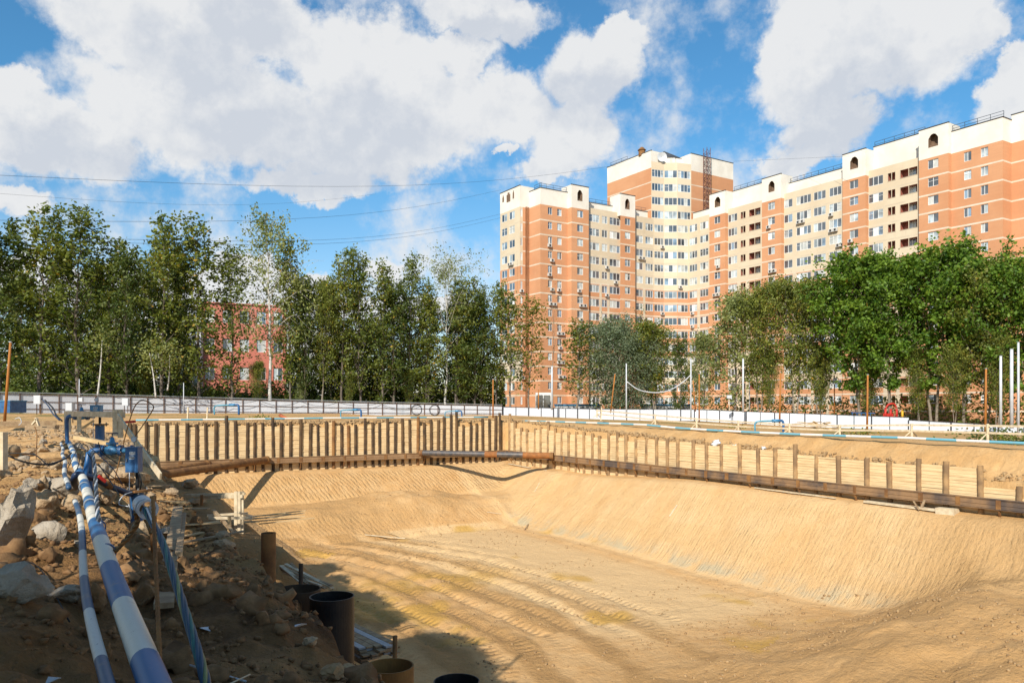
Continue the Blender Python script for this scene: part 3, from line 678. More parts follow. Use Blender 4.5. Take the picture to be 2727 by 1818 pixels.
# ------------------------------------------------------------------ fences
def fencemat(name, c):
    m = bpy.data.materials.new(name); m.use_nodes = True; q = NT(m.node_tree); b = q.n['Principled BSDF']
    geo = q.new('ShaderNodeNewGeometry').outputs['Position']
    f = q.noise(geo, .5, 4, .6); dirt = q.sstep(q.noise(geo, 3, 5, .7), .55, .8)
    q.l.new(q.mix(q.math('MULTIPLY', dirt, .35), q.mix(f, c4(c), lum(c, .78)), (.4, .33, .24, 1)), b.inputs['Base Color'])
    b.inputs['Roughness'].default_value = .45; b.inputs['Metallic'].default_value = .15
    return m
SHEET = fencemat('galvanised_sheet', (.60, .62, .66)); SHEETW = fencemat('pale_sheet', (.66, .70, .76))
FPOST = mat('dark_brown_fence_post', (.17, .11, .085), .8, .2, 3); FBAND = mat('dark_post_strip', (.05, .05, .06), .7, .2, 3)
def fence(name, label, knots, pitch, kind, seed):
    """knots: (x, ytop, ybot, Y). corrugated sheet panels hung on posts and rails"""
    r = random.Random(seed)
    P0 = [at(k[0], k[2], k[3]) for k in knots]; P1 = [at(k[0], k[1], k[3]) for k in knots]
    t_ = thing(name, P0[0], label, 'fence')
    for i in range(len(knots)-1):
        a0, a1, b0, b1 = P0[i], P0[i+1], P1[i], P1[i+1]
        L = (a1-a0).length; n = max(1, round(L/pitch)); d = (a1-a0)/L; dn = Vector((d.y, -d.x, 0)).normalized()
        for j in range(n):
            f0, f1 = j/n, (j+1)/n
            lo0, lo1 = a0.lerp(a1, f0), a0.lerp(a1, f1); hi0, hi1 = b0.lerp(b1, f0), b0.lerp(b1, f1)
            dz = r.uniform(-.05, .05); lo0 = Vector((lo0.x, lo0.y, lo0.z-.25)); lo1 = Vector((lo1.x, lo1.y, lo1.z-.25))
            hi0 = Vector((lo0.x, lo0.y, hi0.z+dz)); hi1 = Vector((lo1.x, lo1.y, hi1.z+dz))
            m = MB(); ncor = int((lo1-lo0).length/.10)
            vs = []; fs = []
            for k in range(ncor*2+1):
                f = k/(ncor*2); o = dn*(.018 if (k//1) % 2 else -.018)
                vs += [lo0.lerp(lo1, f)+o, hi0.lerp(hi1, f)+o]
            fs = [(2*k, 2*k+2, 2*k+3, 2*k+1) for k in range(ncor*2)]
            m.add(vs, fs); m.build('sheet_panel', SHEET if kind == 0 else SHEETW, t_)
            m = MB()
            if kind == 0:
                m.box((lo0+hi0)/2+dn*.08+Vector((0, 0, .03)), (.10, .10, (hi0-lo0).length+.12), math.atan2(d.y, d.x))
                m.build('post', FPOST, t_)
            elif j % 1 == 0:
                m.box((lo0+hi0)/2+dn*.05, (.09 if j % 2 else .16, .05, (hi0-lo0).length+.03), math.atan2(d.y, d.x)); m.build('post', FBAND, t_)
        if kind == 0:
            u_ = Vector((0, 0, 1))
            for h in (.12, .55, .97):
                MB().beam(a0.lerp(b0, h)+dn*.05, a1.lerp(b1, h)+dn*.05, .05, .06).build('rail', FPOST, t_)
            MB().tube([b0+u_*.14+dn*.1, b1+u_*.14+dn*.1], .045, 6).build('top_pipe', GREYB, t_)
        else:
            MB().beam(b0+dn*.03+Vector((0, 0, .02)), b1+dn*.03+Vector((0, 0, .02)), .08, .05).build('top_trim', FBAND, t_)
    return t_
fence('site_fence', 'long grey corrugated fence with dark posts and top pipe, before the woods on the left',
      [(-60, 1046, 1092, 86), (300, 1054, 1096, 97), (600, 1062, 1101, 106.5), (900, 1070, 1103, 115), (1337, 1080, 1104, 127)], 2.15, 0, 1)
fence('site_fence', 'pale sheet fence with thin dark joints, in front of the orange apartment block',
      [(1339, 1083, 1106, 127), (1600, 1089, 1115, 135), (1850, 1090, 1116, 129), (2420, 1111, 1146, 103)], 2.4, 1, 2)
fence('site_fence', 'lower pale fence stretch at the far right, behind the wooden railing',
      [(2420, 1118, 1150, 101), (2800, 1139, 1172, 86)], 3.0, 1, 3)
# ------------------------------------------------------------------ the apartment building
AW = R(32.6)
QD = Vector((math.sin(AW), -math.cos(AW), 0))      # towards the camera along the right wing
PD = Vector((math.cos(AW), math.sin(AW), 0))       # away to the right along the left wing
GZ, TOPZ, FH = -2.8, 41.2, 3.0
def hit(p, d, x):
    k = (x-CX)/F; t_ = (k*p.y-p.x)/(d.x-k*d.y); return p+d*t_
def z1(v): return 1300+.2551*v
def z3(v): return 1850+.373*v
WINS = []      # (p0, p1, za, zb, outward normal, kind, recess)
class Facade:
    def __init__(s): s.mb = MB()
    def run(s, p0, p1, z0, z1_, ops, matf, zl, depth_m=3):
        """wall from p0 to p1 with rectangular holes; ops = (t0, t1, za, zb, recess, backmat)"""
        d = (p1-p0); L = d.length; d = d/L; n = Vector((d.y, -d.x, 0))
        if n.dot(p0) > 0: n = -n
        ts = sorted({0.0, L} | {o[0] for o in ops} | {o[1] for o in ops})
        zs = sorted({z0, z1_} | {z for z in zl if z0 < z < z1_} | {o[2] for o in ops} | {o[3] for o in ops})
        pt = lambda t_, z, off=0.0: (p0.x+d.x*t_-n.x*off, p0.y+d.y*t_-n.y*off, z)
        for i in range(len(ts)-1):
            tm = (ts[i]+ts[i+1])/2; loc = [o for o in ops if o[0] < tm < o[1]]
            for j in range(len(zs)-1):
                zm = (zs[j]+zs[j+1])/2
                if any(o[2] < zm < o[3] for o in loc): continue
                s.mb.quad(pt(ts[i], zs[j]), pt(ts[i+1], zs[j]), pt(ts[i+1], zs[j+1]), pt(ts[i], zs[j+1]), matf(tm, zm))
        for (t0, t1, za, zb, rc, bm) in ops:
            mm = matf((t0+t1)/2, (za+zb)/2) if rc < .5 else bm
            s.mb.quad(pt(t0, za), pt(t0, zb), pt(t0, zb, rc), pt(t0, za, rc), mm); s.mb.quad(pt(t1, za), pt(t1, zb), pt(t1, zb, rc), pt(t1, za, rc), mm)
            s.mb.quad(pt(t0, za), pt(t1, za), pt(t1, za, rc), pt(t0, za, rc), 2); s.mb.quad(pt(t0, zb), pt(t1, zb), pt(t1, zb, rc), pt(t0, zb, rc), mm)
            s.mb.quad(pt(t0, za, rc), pt(t1, za, rc), pt(t1, zb, rc), pt(t0, zb, rc), bm)
        return d, n
bt = thing('apartment_building', hit(Vector((0, 161.5, 0)), PD, z1(545))*1.0, 'tall L-shaped orange brick apartment block with beige balcony bays and white roof caps', 'building')
bt.location.z = GZ; WL[bt.name] = Vector(bt.location)
FC = Facade(); BANDM = mat('cream_floor_band', (.66, .57, .45), .9, .08, .4, col2=(.58, .47, .35))
BM = [BRICK, BEIGE, WHITEC, NICHE, REDB, DARKROOF, BEIGEP, BANDM]
capmb = MB(); roofmb = MB(); RAILS = []; ACS = []
def floors(kind): return [(TOPZ-FH*k, k) for k in range(15)]
rb = random.Random(11)
def seg(p0, p1, cols, style, cap, niche=None, tint=0):
    """style 'b' brick, 'c' beige balconies, 'e' end bay. cols: (xa, xb, kind)"""
    d = (p1-p0).normalized(); L = (p1-p0).length
    ops = []; n = Vector((d.y, -d.x, 0)); n = n if n.dot(p0) < 0 else -n
    def tt(x): return max(.02, min(L-.02, (hit(p0, d, x)-p0).dot(d)))
    for (xa, xb, kd) in cols:
        t0, t1 = sorted((tt(xa), tt(xb)))
        for zf, k in floors(style):
            if kd == 'w': za, zb, rc = zf-1.85, zf-.38, .16
            elif kd == 'g': za, zb, rc = zf-2.02, zf-.42, .10
            elif kd == 'l': za, zb, rc = zf-1.95, zf-.45, 1.25
            if za < GZ+.3: continue
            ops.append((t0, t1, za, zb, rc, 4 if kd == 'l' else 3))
            if kd == 'l':
                a_ = p0+d*t0; b_ = p0+d*t1
                WINS.append((a_, b_, za, zb, n, 'rail', .03, k))
                if t1-t0 > 2: WINS.append((p0+d*(t0+.3*(t1-t0)), p0+d*(t0+.7*(t1-t0)), za, zb-.1, n, 'w', 1.2, k))
            else:
                WINS.append((p0+d*t0, p0+d*t1, za, zb, n, kd, rc-.02, k))
                if rb.random() < (.30 if kd == 'w' else .20) and 0 < k < 12:
                    f = rb.choice([.2, .8, .5]); ACS.append((p0+d*(t0+(t1-t0)*f), za-.45, n, d))
                    if rb.random() < .25: ACS.append((p0+d*(t0+(t1-t0)*f+.95), za-.45, n, d))
    pil = []
    if style == 'c':
        cs = sorted([tuple(sorted((tt(c[0]), tt(c[1])))) for c in cols])
        pil = [(cs[i][1]+.05, cs[i+1][0]-.05) for i in range(len(cs)-1)]
    def mf(t_, z):
        k = int((TOPZ-z)//FH)
        band = (TOPZ-z)-k*FH < .26
        if style == 'b': return 7 if (band and k > 0) else 0
        beige = k < 4.5 if style == 'c' else k < 4
        if 10 <= k <= 11 and style in 'ce': beige = True
        if band and k > 0: return 7 if not beige else 6
        if beige: return 1
        for (u0, u1) in pil:
            if u0 < t_ < u1: return 6
        return 0
    zl = [TOPZ-FH*k for k in range(16)]+[TOPZ-FH*k-.26 for k in range(16)]
    ztop = TOPZ+(.85 if style == 'c' else 0)
    extra = []
    if pil:
        for i, (u0, u1) in enumerate(pil): extra.append((u0, u1))
    # pilaster edges become cell edges through zero-height openings
    FC2ts = [x for e in extra for x in e]
    ops2 = ops+[(u0, u1, -99, -98, 0, 0) for (u0, u1) in extra if u1 > u0]
    ops_real = [o for o in ops2 if o[2] > -90]
    ts_extra = FC2ts
    # run with extra ts
    dd, nn = _run(p0, p1, GZ-1, ztop, ops_real, mf, zl, ts_extra)
    if cap: prism(p0, p1, n, ztop, TOPZ+cap, 3.5, niche)
    return p1
def _run(p0, p1, z0, z1_, ops, mf, zl, tsx):
    d = (p1-p0); L = d.length; d = d/L; n = Vector((d.y, -d.x, 0))
    if n.dot(p0) > 0: n = -n
    ts = sorted({0.0, L} | {o[0] for o in ops} | {o[1] for o in ops} | {x for x in tsx if 0 < x < L})
    zs = sorted({z0, z1_} | {z for z in zl if z0 < z < z1_} | {o[2] for o in ops} | {o[3] for o in ops})
    pt = lambda t_, z, off=0.0: (p0.x+d.x*t_-n.x*off, p0.y+d.y*t_-n.y*off, z)
    for i in range(len(ts)-1):
        if ts[i+1]-ts[i] < 1e-4: continue
        tm = (ts[i]+ts[i+1])/2; loc = [o for o in ops if o[0] < tm < o[1]]
        for j in range(len(zs)-1):
            zm = (zs[j]+zs[j+1])/2
            if any(o[2] < zm < o[3] for o in loc): continue
            FC.mb.quad(pt(ts[i], zs[j]), pt(ts[i+1], zs[j]), pt(ts[i+1], zs[j+1]), pt(ts[i], zs[j+1]), mf(tm, zm))
    for (t0, t1, za, zb, rc, bm) in ops:
        mm = mf((t0+t1)/2, (za+zb)/2-.2) if rc < .5 else bm
        q_ = FC.mb.quad
        q_(pt(t0, za), pt(t0, zb), pt(t0, zb, rc), pt(t0, za, rc), mm); q_(pt(t1, za), pt(t1, zb), pt(t1, zb, rc), pt(t1, za, rc), mm)
        q_(pt(t0, za), pt(t1, za), pt(t1, za, rc), pt(t0, za, rc), 2); q_(pt(t0, zb), pt(t1, zb), pt(t1, zb, rc), pt(t0, zb, rc), mm)
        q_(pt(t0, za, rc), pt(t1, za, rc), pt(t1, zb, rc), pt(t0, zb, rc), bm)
    return d, n
def prism(p0, p1, n, za, zb, depth, niche=None, mb=None):
    """white parapet or roof cap with an optional arched opening, and a dark metal edge"""
    mb = MB()
    try: return _prism(p0, p1, n, za, zb, depth, niche, mb)
    finally: mb.build('roof_cap', [WHITEC, NICHE, ROOFM, DARKROOF], bt)
def _prism(p0, p1, n, za, zb, depth, niche, mb):
    d = (p1-p0).normalized(); L = (p1-p0).length
    pt = lambda t_, z, off=0.0: (p0.x+d.x*t_-n.x*off, p0.y+d.y*t_-n.y*off, z)
    if niche:
        def tt(x): return (hit(p0, d, x)-p0).dot(d)
        t0, t1 = sorted((tt(niche[0]), tt(niche[1]))); zl_, zh = niche[2], niche[3]
        arch = [(t0, zl_), (t0, zh-.75), (t0+(t1-t0)*.25, zh-.15), ((t0+t1)/2, zh), (t1-(t1-t0)*.25, zh-.15), (t1, zh-.75), (t1, zl_)]
        # wall around the arch
        mb.quad(pt(0, za), pt(t0, za), pt(t0, zb), pt(0, zb)); mb.quad(pt(t1, za), pt(L, za), pt(L, zb), pt(t1, zb))
        mb.quad(pt(t0, za), pt(t1, za), pt(t1, zl_), pt(t0, zl_))
        for i in range(1, 5):
            (a_, za_), (b_, zb_) = arch[i], arch[i+1]
            mb.quad(pt(a_, za_), pt(b_, zb_), pt(b_, zb), pt(a_, zb))
        for i in range(len(arch)):
            (a_, za_), (b_, zb_) = arch[i], arch[(i+1) % len(arch)]
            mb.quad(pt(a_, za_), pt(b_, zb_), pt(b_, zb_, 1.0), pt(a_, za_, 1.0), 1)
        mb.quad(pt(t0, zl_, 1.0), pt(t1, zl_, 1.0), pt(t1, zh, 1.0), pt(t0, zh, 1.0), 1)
        mb.quad(pt(t0, zl_, .5), pt(t1, zl_, .5), pt(t1, zl_+.55, .5), pt(t0, zl_+.55, .5), 1)
    else:
        mb.quad(pt(0, za), pt(L, za), pt(L, zb), pt(0, zb))
    if L < 1.7: return
    e_ = .012
    mb.quad(pt(e_, za), pt(e_, zb), pt(e_, zb, depth), pt(e_, za, depth)); mb.quad(pt(L-e_, za), pt(L-e_, zb), pt(L-e_, zb, depth), pt(L-e_, za, depth))
    mb.quad(pt(0, za, depth), pt(L, za, depth), pt(L, zb, depth), pt(0, zb, depth)); mb.quad(pt(0, zb), pt(L, zb), pt(L, zb, depth), pt(0, zb, depth), 2)
    c = Vector(pt(L/2, zb+.06, .04)); mb.box(c, (L+.16, .24, .12), math.atan2(d.y, d.x), m=3)
def rail(p0, p1, z, inset=.5):
    d = (p1-p0).normalized(); n = Vector((d.y, -d.x, 0)); n = n if n.dot(p0) < 0 else -n
    a_, b_ = p0-n*inset, p1-n*inset; L = (b_-a_).length; m = MB(); k = max(1, int(L/1.6))
    for h in (.5, 1.0): m.beam((a_.x, a_.y, z+h), (b_.x, b_.y, z+h), .06, .06)
    for i in range(k+1):
        c = a_.lerp(b_, i/k); m.beam((c.x, c.y, z), (c.x, c.y, z+1.0), .06, .06, up=(1, 0, 0))
    m.build('roof_railing', RAILM, bt)
# --- left wing
cor = hit(Vector((0, 161.5-.0, 0)), Vector((1, 0, 0)), z1(545)); cor = Vector(((z1(545)-CX)/F*161.5, 161.5, 0))
e4 = hit(cor, QD, z1(430)); e3 = hit(e4, PD, z1(330)); e1 = hit(e3, QD, z1(125))
ek = hit(e4, PD, z1(362))
seg(e1, e3, [(z1(143), z1(198), 'g'), (z1(222), z1(277), 'g')], 'e', 4.4)
# three arched slots in the end cap: flat faces, recess shade put into the colour
for xa, xb, za, zb in ((149, 166, 2.3, 4.0-.3), (193, 232, 1.9, 3.9), (256, 271, 2.2, 3.9)):
    pa, pb = hit(e1, QD, z1(xa)), hit(e1, QD, z1(xb)); nn_ = Vector((-PD.x, -PD.y, 0))
    mm = MB(); 
    for zl_, zh, w_ in ((za, zb-.4, 0), (zb-.4, zb, .25)):
        q0 = pa.lerp(pb, w_); q1 = pa.lerp(pb, 1-w_)
        mm.quad((q0.x+nn_.x*.02, q0.y+nn_.y*.02, TOPZ+zl_), (q1.x+nn_.x*.02, q1.y+nn_.y*.02, TOPZ+zl_), (q1.x+nn_.x*.02, q1.y+nn_.y*.02, TOPZ+zh), (q0.x+nn_.x*.02, q0.y+nn_.y*.02, TOPZ+zh))
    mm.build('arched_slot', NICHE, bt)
seg(e3, ek, [(z1(338), z1(357), 'g')], 'e', 4.4); seg(ek, e4, [], 'b', 4.4)
seg(e4, cor, [], 'b', 3.35)
m1 = hit(cor, PD, z1(830)); seg(cor, m1, [(z1(625), z1(668), 'w'), (z1(722), z1(767), 'w')], 'b', 3.35); rail(cor, m1, TOPZ+3.4, .3)
rail(hit(cor, QD, z1(470)), cor, TOPZ+3.4, .3)
m2 = hit(m1, QD, z1(870)); seg(m1, m2, [], 'b', 4.75)
m3 = hit(m2, PD, z1(1050)); seg(m2, m3, [(z1(930), z1(992), 'w')], 'b', 4.75, (z1(932), z1(985), TOPZ+1.6, TOPZ+3.9))
def backpoint(p, x, by=1.0):      # the point of the recessed plane seen in the same column
    return hit(p-QD*by, PD, x)
s4 = backpoint(m3, z1(1051)); m4 = hit(s4, PD, z1(1384))
seg(s4, m4, [(z1(1054), z1(1160), 'g'), (z1(1187), z1(1243), 'g'), (z1(1268), z1(1376), 'g')], 'c', 0)
prism(s4-QD*1.6, m4-QD*1.6, QD, TOPZ, TOPZ+2.5, 3); rail(s4-QD*1.6, m4-QD*1.6, TOPZ+2.5)
m5 = hit(m4+QD*1.0, PD, z1(1380)); seg(m4, m5, [], 'b', 4.75)
m6 = hit(m5, PD, z1(1535)); seg(m5, m6, [(z1(1428), z1(1484), 'w')], 'b', 4.75, (z1(1430), z1(1477), TOPZ+1.6, TOPZ+3.9))
s7 = backpoint(m6, z1(1536)); m7 = hit(s7, PD, z1(1726))
seg(s7, m7, [(z1(1540), z1(1615), 'g'), (z1(1642), z1(1720), 'g')], 'c', 0)
prism(s7-QD*1.6, m7-QD*1.6, QD, TOPZ, TOPZ+2.6, 3); rail(s7-QD*1.6, m7-QD*1.6, TOPZ+2.6)
# --- right wing plane, anchored at its near end
anc = Vector(((2447-CX)/F*133, 133, 0))
def RW(x, back=0.0): return hit(anc+PD*back, QD, x)
r0 = RW(z1(2090), .9)
# --- concave corner bays between the wings
c1 = m7+Vector((math.cos(R(14)), math.sin(R(14)), 0))*0; 
ca_ = hit(m7, Vector((math.cos(R(20)), math.sin(R(20)), 0)), z1(1835)); cb_ = hit(ca_, Vector((1, -.04, 0)), z1(1975))
TT = []     # tower column uses the same bays further up
seg(m7, ca_, [(z1(1736), z1(1831), 'g')], 'c', 0); seg(ca_, cb_, [(z1(1840), z1(1971), 'g')], 'c', 0); seg(cb_, r0, [(z1(1980), z1(2085), 'g')], 'c', 0)
seg(r0, RW(z3(105), .9), [(z1(2102), z1(2182), 'g'), (z1(2212), z1(2298), 'g')], 'c', 0)
pm = (-PD.x, -PD.y)
def towr(xa, xb, win, nich, ht=4.8):
    a_, b_ = RW(xa), RW(xb)
    seg(a_, b_, [(win[0], win[1], 'w')], 'b', ht, (nich[0], nich[1], TOPZ+1.7, TOPZ+3.9) if nich else None)
    seg(b_, b_+PD*.9, [], 'b', ht)
    return b_+PD*.9
def midr(xa_pt, xb, cols, hh, rl=True, setb=1.5):
    b_ = RW(xb, .9); seg(xa_pt, b_, cols, 'c', 0)
    prism(xa_pt+PD*setb, b_+PD*setb, -PD, TOPZ, TOPZ+hh, 3.5)
    if rl: rail(xa_pt+PD*setb, b_+PD*setb, TOPZ+hh, .4)
prism(r0+PD*1.5, RW(z3(105), .9)+PD*1.5, -PD, TOPZ, TOPZ+2.6, 3)
t0_ = towr(z3(105), z3(218), (z3(140), z3(182)), (z3(143), z3(183)))
midr(t0_, z3(480), [(z3(226), z3(303), 'g'), (z3(328), z3(365), 'l'), (z3(387), z3(473), 'l')], 4.9)
t1_ = towr(z3(480), z3(617), (z3(523), z3(572)), (z3(527), z3(570)))
midr(t1_, z3(1055), [(z3(625), z3(698), 'g'), (z3(727), z3(830), 'g'), (z3(850), z3(935), 'g'), (z3(962), z3(1048), 'g')], 3.2)
t2_ = towr(z3(1055), z3(1220), (z3(1106), z3(1167)), (z3(1110), z3(1167)))
midr(t2_, z3(1600), [(z3(1229), z3(1345), 'g'), (z3(1378), z3(1435), 'l'), (z3(1465), z3(1594), 'l')], 5.4)
t3_ = towr(z3(1600), z3(1812), (z3(1665), z3(1740)), (z3(1668), z3(1738)), 5.0)
r8 = hit(t3_, QD, z3(2200)); seg(t3_, r8, [(z3(1922), z3(1975), 'w'), (z3(2042), z3(2095), 'w')], 'b', 3.6); rail(t3_, r8, TOPZ+3.65, .3)
r9 = hit(r8, PD, z3(2262)); seg(r8, r9, [], 'b', 3.6)
r10 = hit(r9, QD, z3(2800)); seg(r9, r10, [(z3(2385), z3(2440), 'w'), (z3(2560), z3(2620), 'w')], 'b', 4.4)
# --- central tower, four storeys above the wings
TZ = TOPZ+12.4
tl = hit(m7-QD*.4+PD*.2, PD, z1(1703)); 
tlb = hit(tl, QD, z1(1243)); tr = hit(r0+PD*1.2, QD, z1(2120)); trb = hit(tr, PD, z3(275))
def tface(p0, p1, ops, zb0, zb1, caph, kindf='b'):
    def mf(t_, z):
        q = TZ-z; k = int(q//3.1); return 7 if (q-k*3.1) < .24 and k > 0 else 0
    _run(p0, p1, zb0, zb1, ops, mf, [TZ-3.1*k for k in range(7)]+[TZ-3.1*k-.24 for k in range(7)], [])
    d = (p1-p0).normalized(); n = Vector((d.y, -d.x, 0)); n = n if n.dot(p0) < 0 else -n
    prism(p0, p1, n, zb1, zb1+caph, 4)
tface(tlb, tl, [], TOPZ-6, TZ, 3.9); tface(tr, trb, [], TOPZ-6, TZ, 3.9)
u1 = hit(tl, Vector((math.cos(R(20)), math.sin(R(20)), 0)), z1(1835)); u2 = hit(u1, Vector((1, -.04, 0)), z1(1975))
for p0, p1, xa, xb in ((tl, u1, z1(1710), z1(1831)), (u1, u2, z1(1840), z1(1972)), (u2, tr, z1(1980), z1(2112))):
    d = (p1-p0).normalized(); n = Vector((d.y, -d.x, 0)); n = n if n.dot(p0) < 0 else -n; ops = []
    t0, t1 = (hit(p0, d, xa)-p0).dot(d), (hit(p0, d, xb)-p0).dot(d)
    for k in range(4):
        zb = TZ-3.1*k-.3; za = zb-1.7; ops.append((t0, t1, za, zb, .1, 3)); WINS.append((p0+d*t0, p0+d*t1, za, zb, n, 'g', .08, k-4))
        if rb.random() < .6: ACS.append((p0+d*(t0+t1)*.5, za-.45, n, d))
    _run(p0, p1, TOPZ-.5, TZ+1.4, ops, lambda t_, z: 1, [], [])
    prism(p0-n*3, p1-n*3, n, TZ, TZ+3.5, 3)
# roof furniture on the tower
mm = MB(); c = (tl+tr)/2+Vector((0, 6, 0))
mm.add([(c.x-4, c.y-2, TZ+3.6), (c.x+3.5, c.y-2, TZ+3.6), (c.x+3.5, c.y+2, TZ+3.6), (c.x-4, c.y+2, TZ+3.6), (c.x-.5, c.y, TZ+6.0)], [(0, 1, 4), (1, 2, 4), (2, 3, 4), (3, 0, 4)]); mm.build('pyramid_skylight', DARKROOF, bt)
c = hit(tl, QD, z1(1612)); mm = MB(); mm.tube([(c.x, c.y+1, TZ+3.6), (c.x, c.y+1, TZ+5.0)], .8, 10); mm.tube([(c.x, c.y+1, TZ+5.0), (c.x, c.y+1, TZ+5.7)], [1.0, .3], 10); mm.build('roof_vent', RUST, bt)
rail(hit(tl, QD, z1(1265)), hit(tl, QD, z1(1440)), TZ+3.9, .4)
c = hit(tl, PD, z1(1806)); mm = MB(); ds = Vector((c.x, c.y-1, TZ+2.6))
mm.add([tuple(ds+Vector((math.cos(k*.524)*1.1, -.15, math.sin(k*.524)*1.1))) for k in range(12)]+[tuple(ds+Vector((0, .25, 0)))], [(k, (k+1) % 12, 12) for k in range(12)]); mm.tube([ds+Vector((0, .2, 0)), ds+Vector((0, .6, -2.4))], .08, 6); mm.build('satellite_dish', WHITEP, bt)
# red lattice mast up the tower's right face
mc = hit(tr, PD, z1(2253)); nn_ = QD; mm = MB(); w_ = .55
base = mc+nn_*.9
cs = [base+PD*sx*w_+nn_*sy*w_ for sx, sy in ((-1, -1), (1, -1), (1, 1), (-1, 1))]; zlo, zhi = TOPZ+.5, TZ+5.6
for q_ in cs: mm.beam((q_.x, q_.y, zlo), (q_.x, q_.y, zhi), .1, .1, up=(1, 0, 0))
k = 0; z = zlo
while z < zhi-.9:
    for i in range(4):
        a_, b_ = cs[i], cs[(i+1) % 4]
        mm.beam((a_.x, a_.y, z), (b_.x, b_.y, z), .06, .06); 
        mm.beam((a_.x, a_.y, z), (b_.x, b_.y, z+.95), .05, .05) if k % 2 else mm.beam((b_.x, b_.y, z), (a_.x, a_.y, z+.95), .05, .05)
    z += .95; k += 1
mm.build('lattice_mast', mat('red_brown_mast', (.16, .07, .06), .7), bt)
# roofs and the bodies behind the facades
bodymb = MB()
def body(p0, p1, dep_dir, depth, zt, m=0, inset=1.5):
    q0, q1 = p0+dep_dir*inset, p1+dep_dir*inset; r0_, r1_ = p0+dep_dir*depth, p1+dep_dir*depth
    vs = [(p.x, p.y, z) for p in (q0, q1, r1_, r0_) for z in (GZ-1, zt)]
    bodymb.add(vs, [(0, 2, 3, 1), (2, 4, 5, 3), (4, 6, 7, 5), (6, 0, 1, 7)], 0); bodymb.add(vs, [(1, 3, 5, 7)], 1)
body(e4, m7, -QD, (e1-e3).length-.3, TOPZ+.3); body(e1, e3, PD, 6, TOPZ+.2, inset=1.4)
body(r0+QD*.5, r10, PD, 15, TOPZ+.3, inset=2.6); body(tlb, tl, PD, 16, TZ+.1, inset=.5); body(tr, trb, -QD, 14, TZ+.1, inset=.5)
FC.mb.build('wall', BM, bt)
bodymb.build('rear_wall', [BRICK, ROOFM], bt)
# windows
def window(p0, p1, za, zb, n, kd, rc, k, fmb, gmb):
    d = (p1-p0).normalized(); L = (p1-p0).length; p = p0-n*rc
    if kd == 'rail':
        fmb.beam((p0.x, p0.y, za+.03), (p1.x, p1.y, za+.03), .08, .06); fmb.beam((p0.x, p0.y, zb-.04), (p1.x, p1.y, zb-.04), .08, .07)
        nb = max(2, round(L/1.5))
        for i in range(nb+1):
            q = p0.lerp(p1, min(max(i/nb, .01), .99)); fmb.beam((q.x, q.y, za), (q.x, q.y, zb), .09, .09, up=tuple(n))
        return
    nb = max(2 if kd == 'w' else 2, round(L/(.85 if kd == 'g' else .9)))
    t_ = .065 if kd == 'w' else .075
    def bar(ta, tb, z0, z1_, th=.07):
        c = p+d*((ta+tb)/2)+n*.02; fmb.box((c.x, c.y, (z0+z1_)/2), (tb-ta, th, z1_-z0), math.atan2(d.y, d.x))
    bar(0, L, za, za+t_); bar(0, L, zb-t_, zb)
    for i in range(nb+1):
        c = L*i/nb; bar(max(0, c-t_*.55), min(L, c+t_*.55), za+t_, zb-t_)
    hop = rb.random() < .35
    for i in range(nb):
        ta, tb = L*i/nb, L*(i+1)/nb
        if hop and i in (0, nb-1): bar(ta+.03, tb-.03, za+(zb-za)*.62, za+(zb-za)*.62+.05)
        m_ = rb.choice([0, 0, 0, 1, 2, 2, 3] if kd == 'w' else [0, 0, 0, 0, 1, 2, 2, 3])
        if rb.random() < .03: m_ = 5
        a_, b_ = p+d*ta, p+d*tb
        gmb.quad((a_.x, a_.y, za), (b_.x, b_.y, za), (b_.x, b_.y, zb), (a_.x, a_.y, zb), min(m_, 4))
GMATS = [GLASS, GLASSB, GLASSG, CURTAIN, WHITEF]
def size(wn_):
    p0, p1, za, zb, n, kd, rc, k = wn_
    vis = 1.0 if k < 7 else (.05 if ((p0.x/p0.y*F+CX) > 1650) else .3)
    x0, x1 = p0.x/p0.y*F, p1.x/p1.y*F
    if x1+CX < 0 or x0+CX > 2727: vis = 0
    return abs(x1-x0)*(zb-za)/p0.y*F*vis*(0 if kd == 'rail' else 1)
order = sorted(range(len(WINS)), key=lambda i: -size(WINS[i])); top = set(order[:98])
fm, gm, rm_ = MB(), MB(), MB()
for i, wn_ in enumerate(WINS):
    if i in top:
        f_, g_ = MB(), MB(); window(*wn_, f_, g_); fo = f_.build('window', WHITEF, bt); g_.build('pane', GMATS, fo)
    elif wn_[5] == 'rail': window(*wn_, rm_, gm)
    else: window(*wn_, fm, gm)
tag(fm.build('window_frames', WHITEF, bt), kind='stuff'); tag(gm.build('window_panes', GMATS, bt), kind='stuff')
tag(rm_.build('balcony_frames', BEIGEP, bt), kind='stuff')
for (p, z, n, d) in ACS[:90]:
    c = p+n*.30; m_ = MB(); m_.box((c.x, c.y, z), (.85, .38, .6), math.atan2(d.y, d.x)); 
    c2 = p+n*.50; m_.box((c2.x, c2.y, z), (.42, .03, .42), math.atan2(d.y, d.x), m=1); m_.build('air_conditioner', [ACM, ACD], bt)

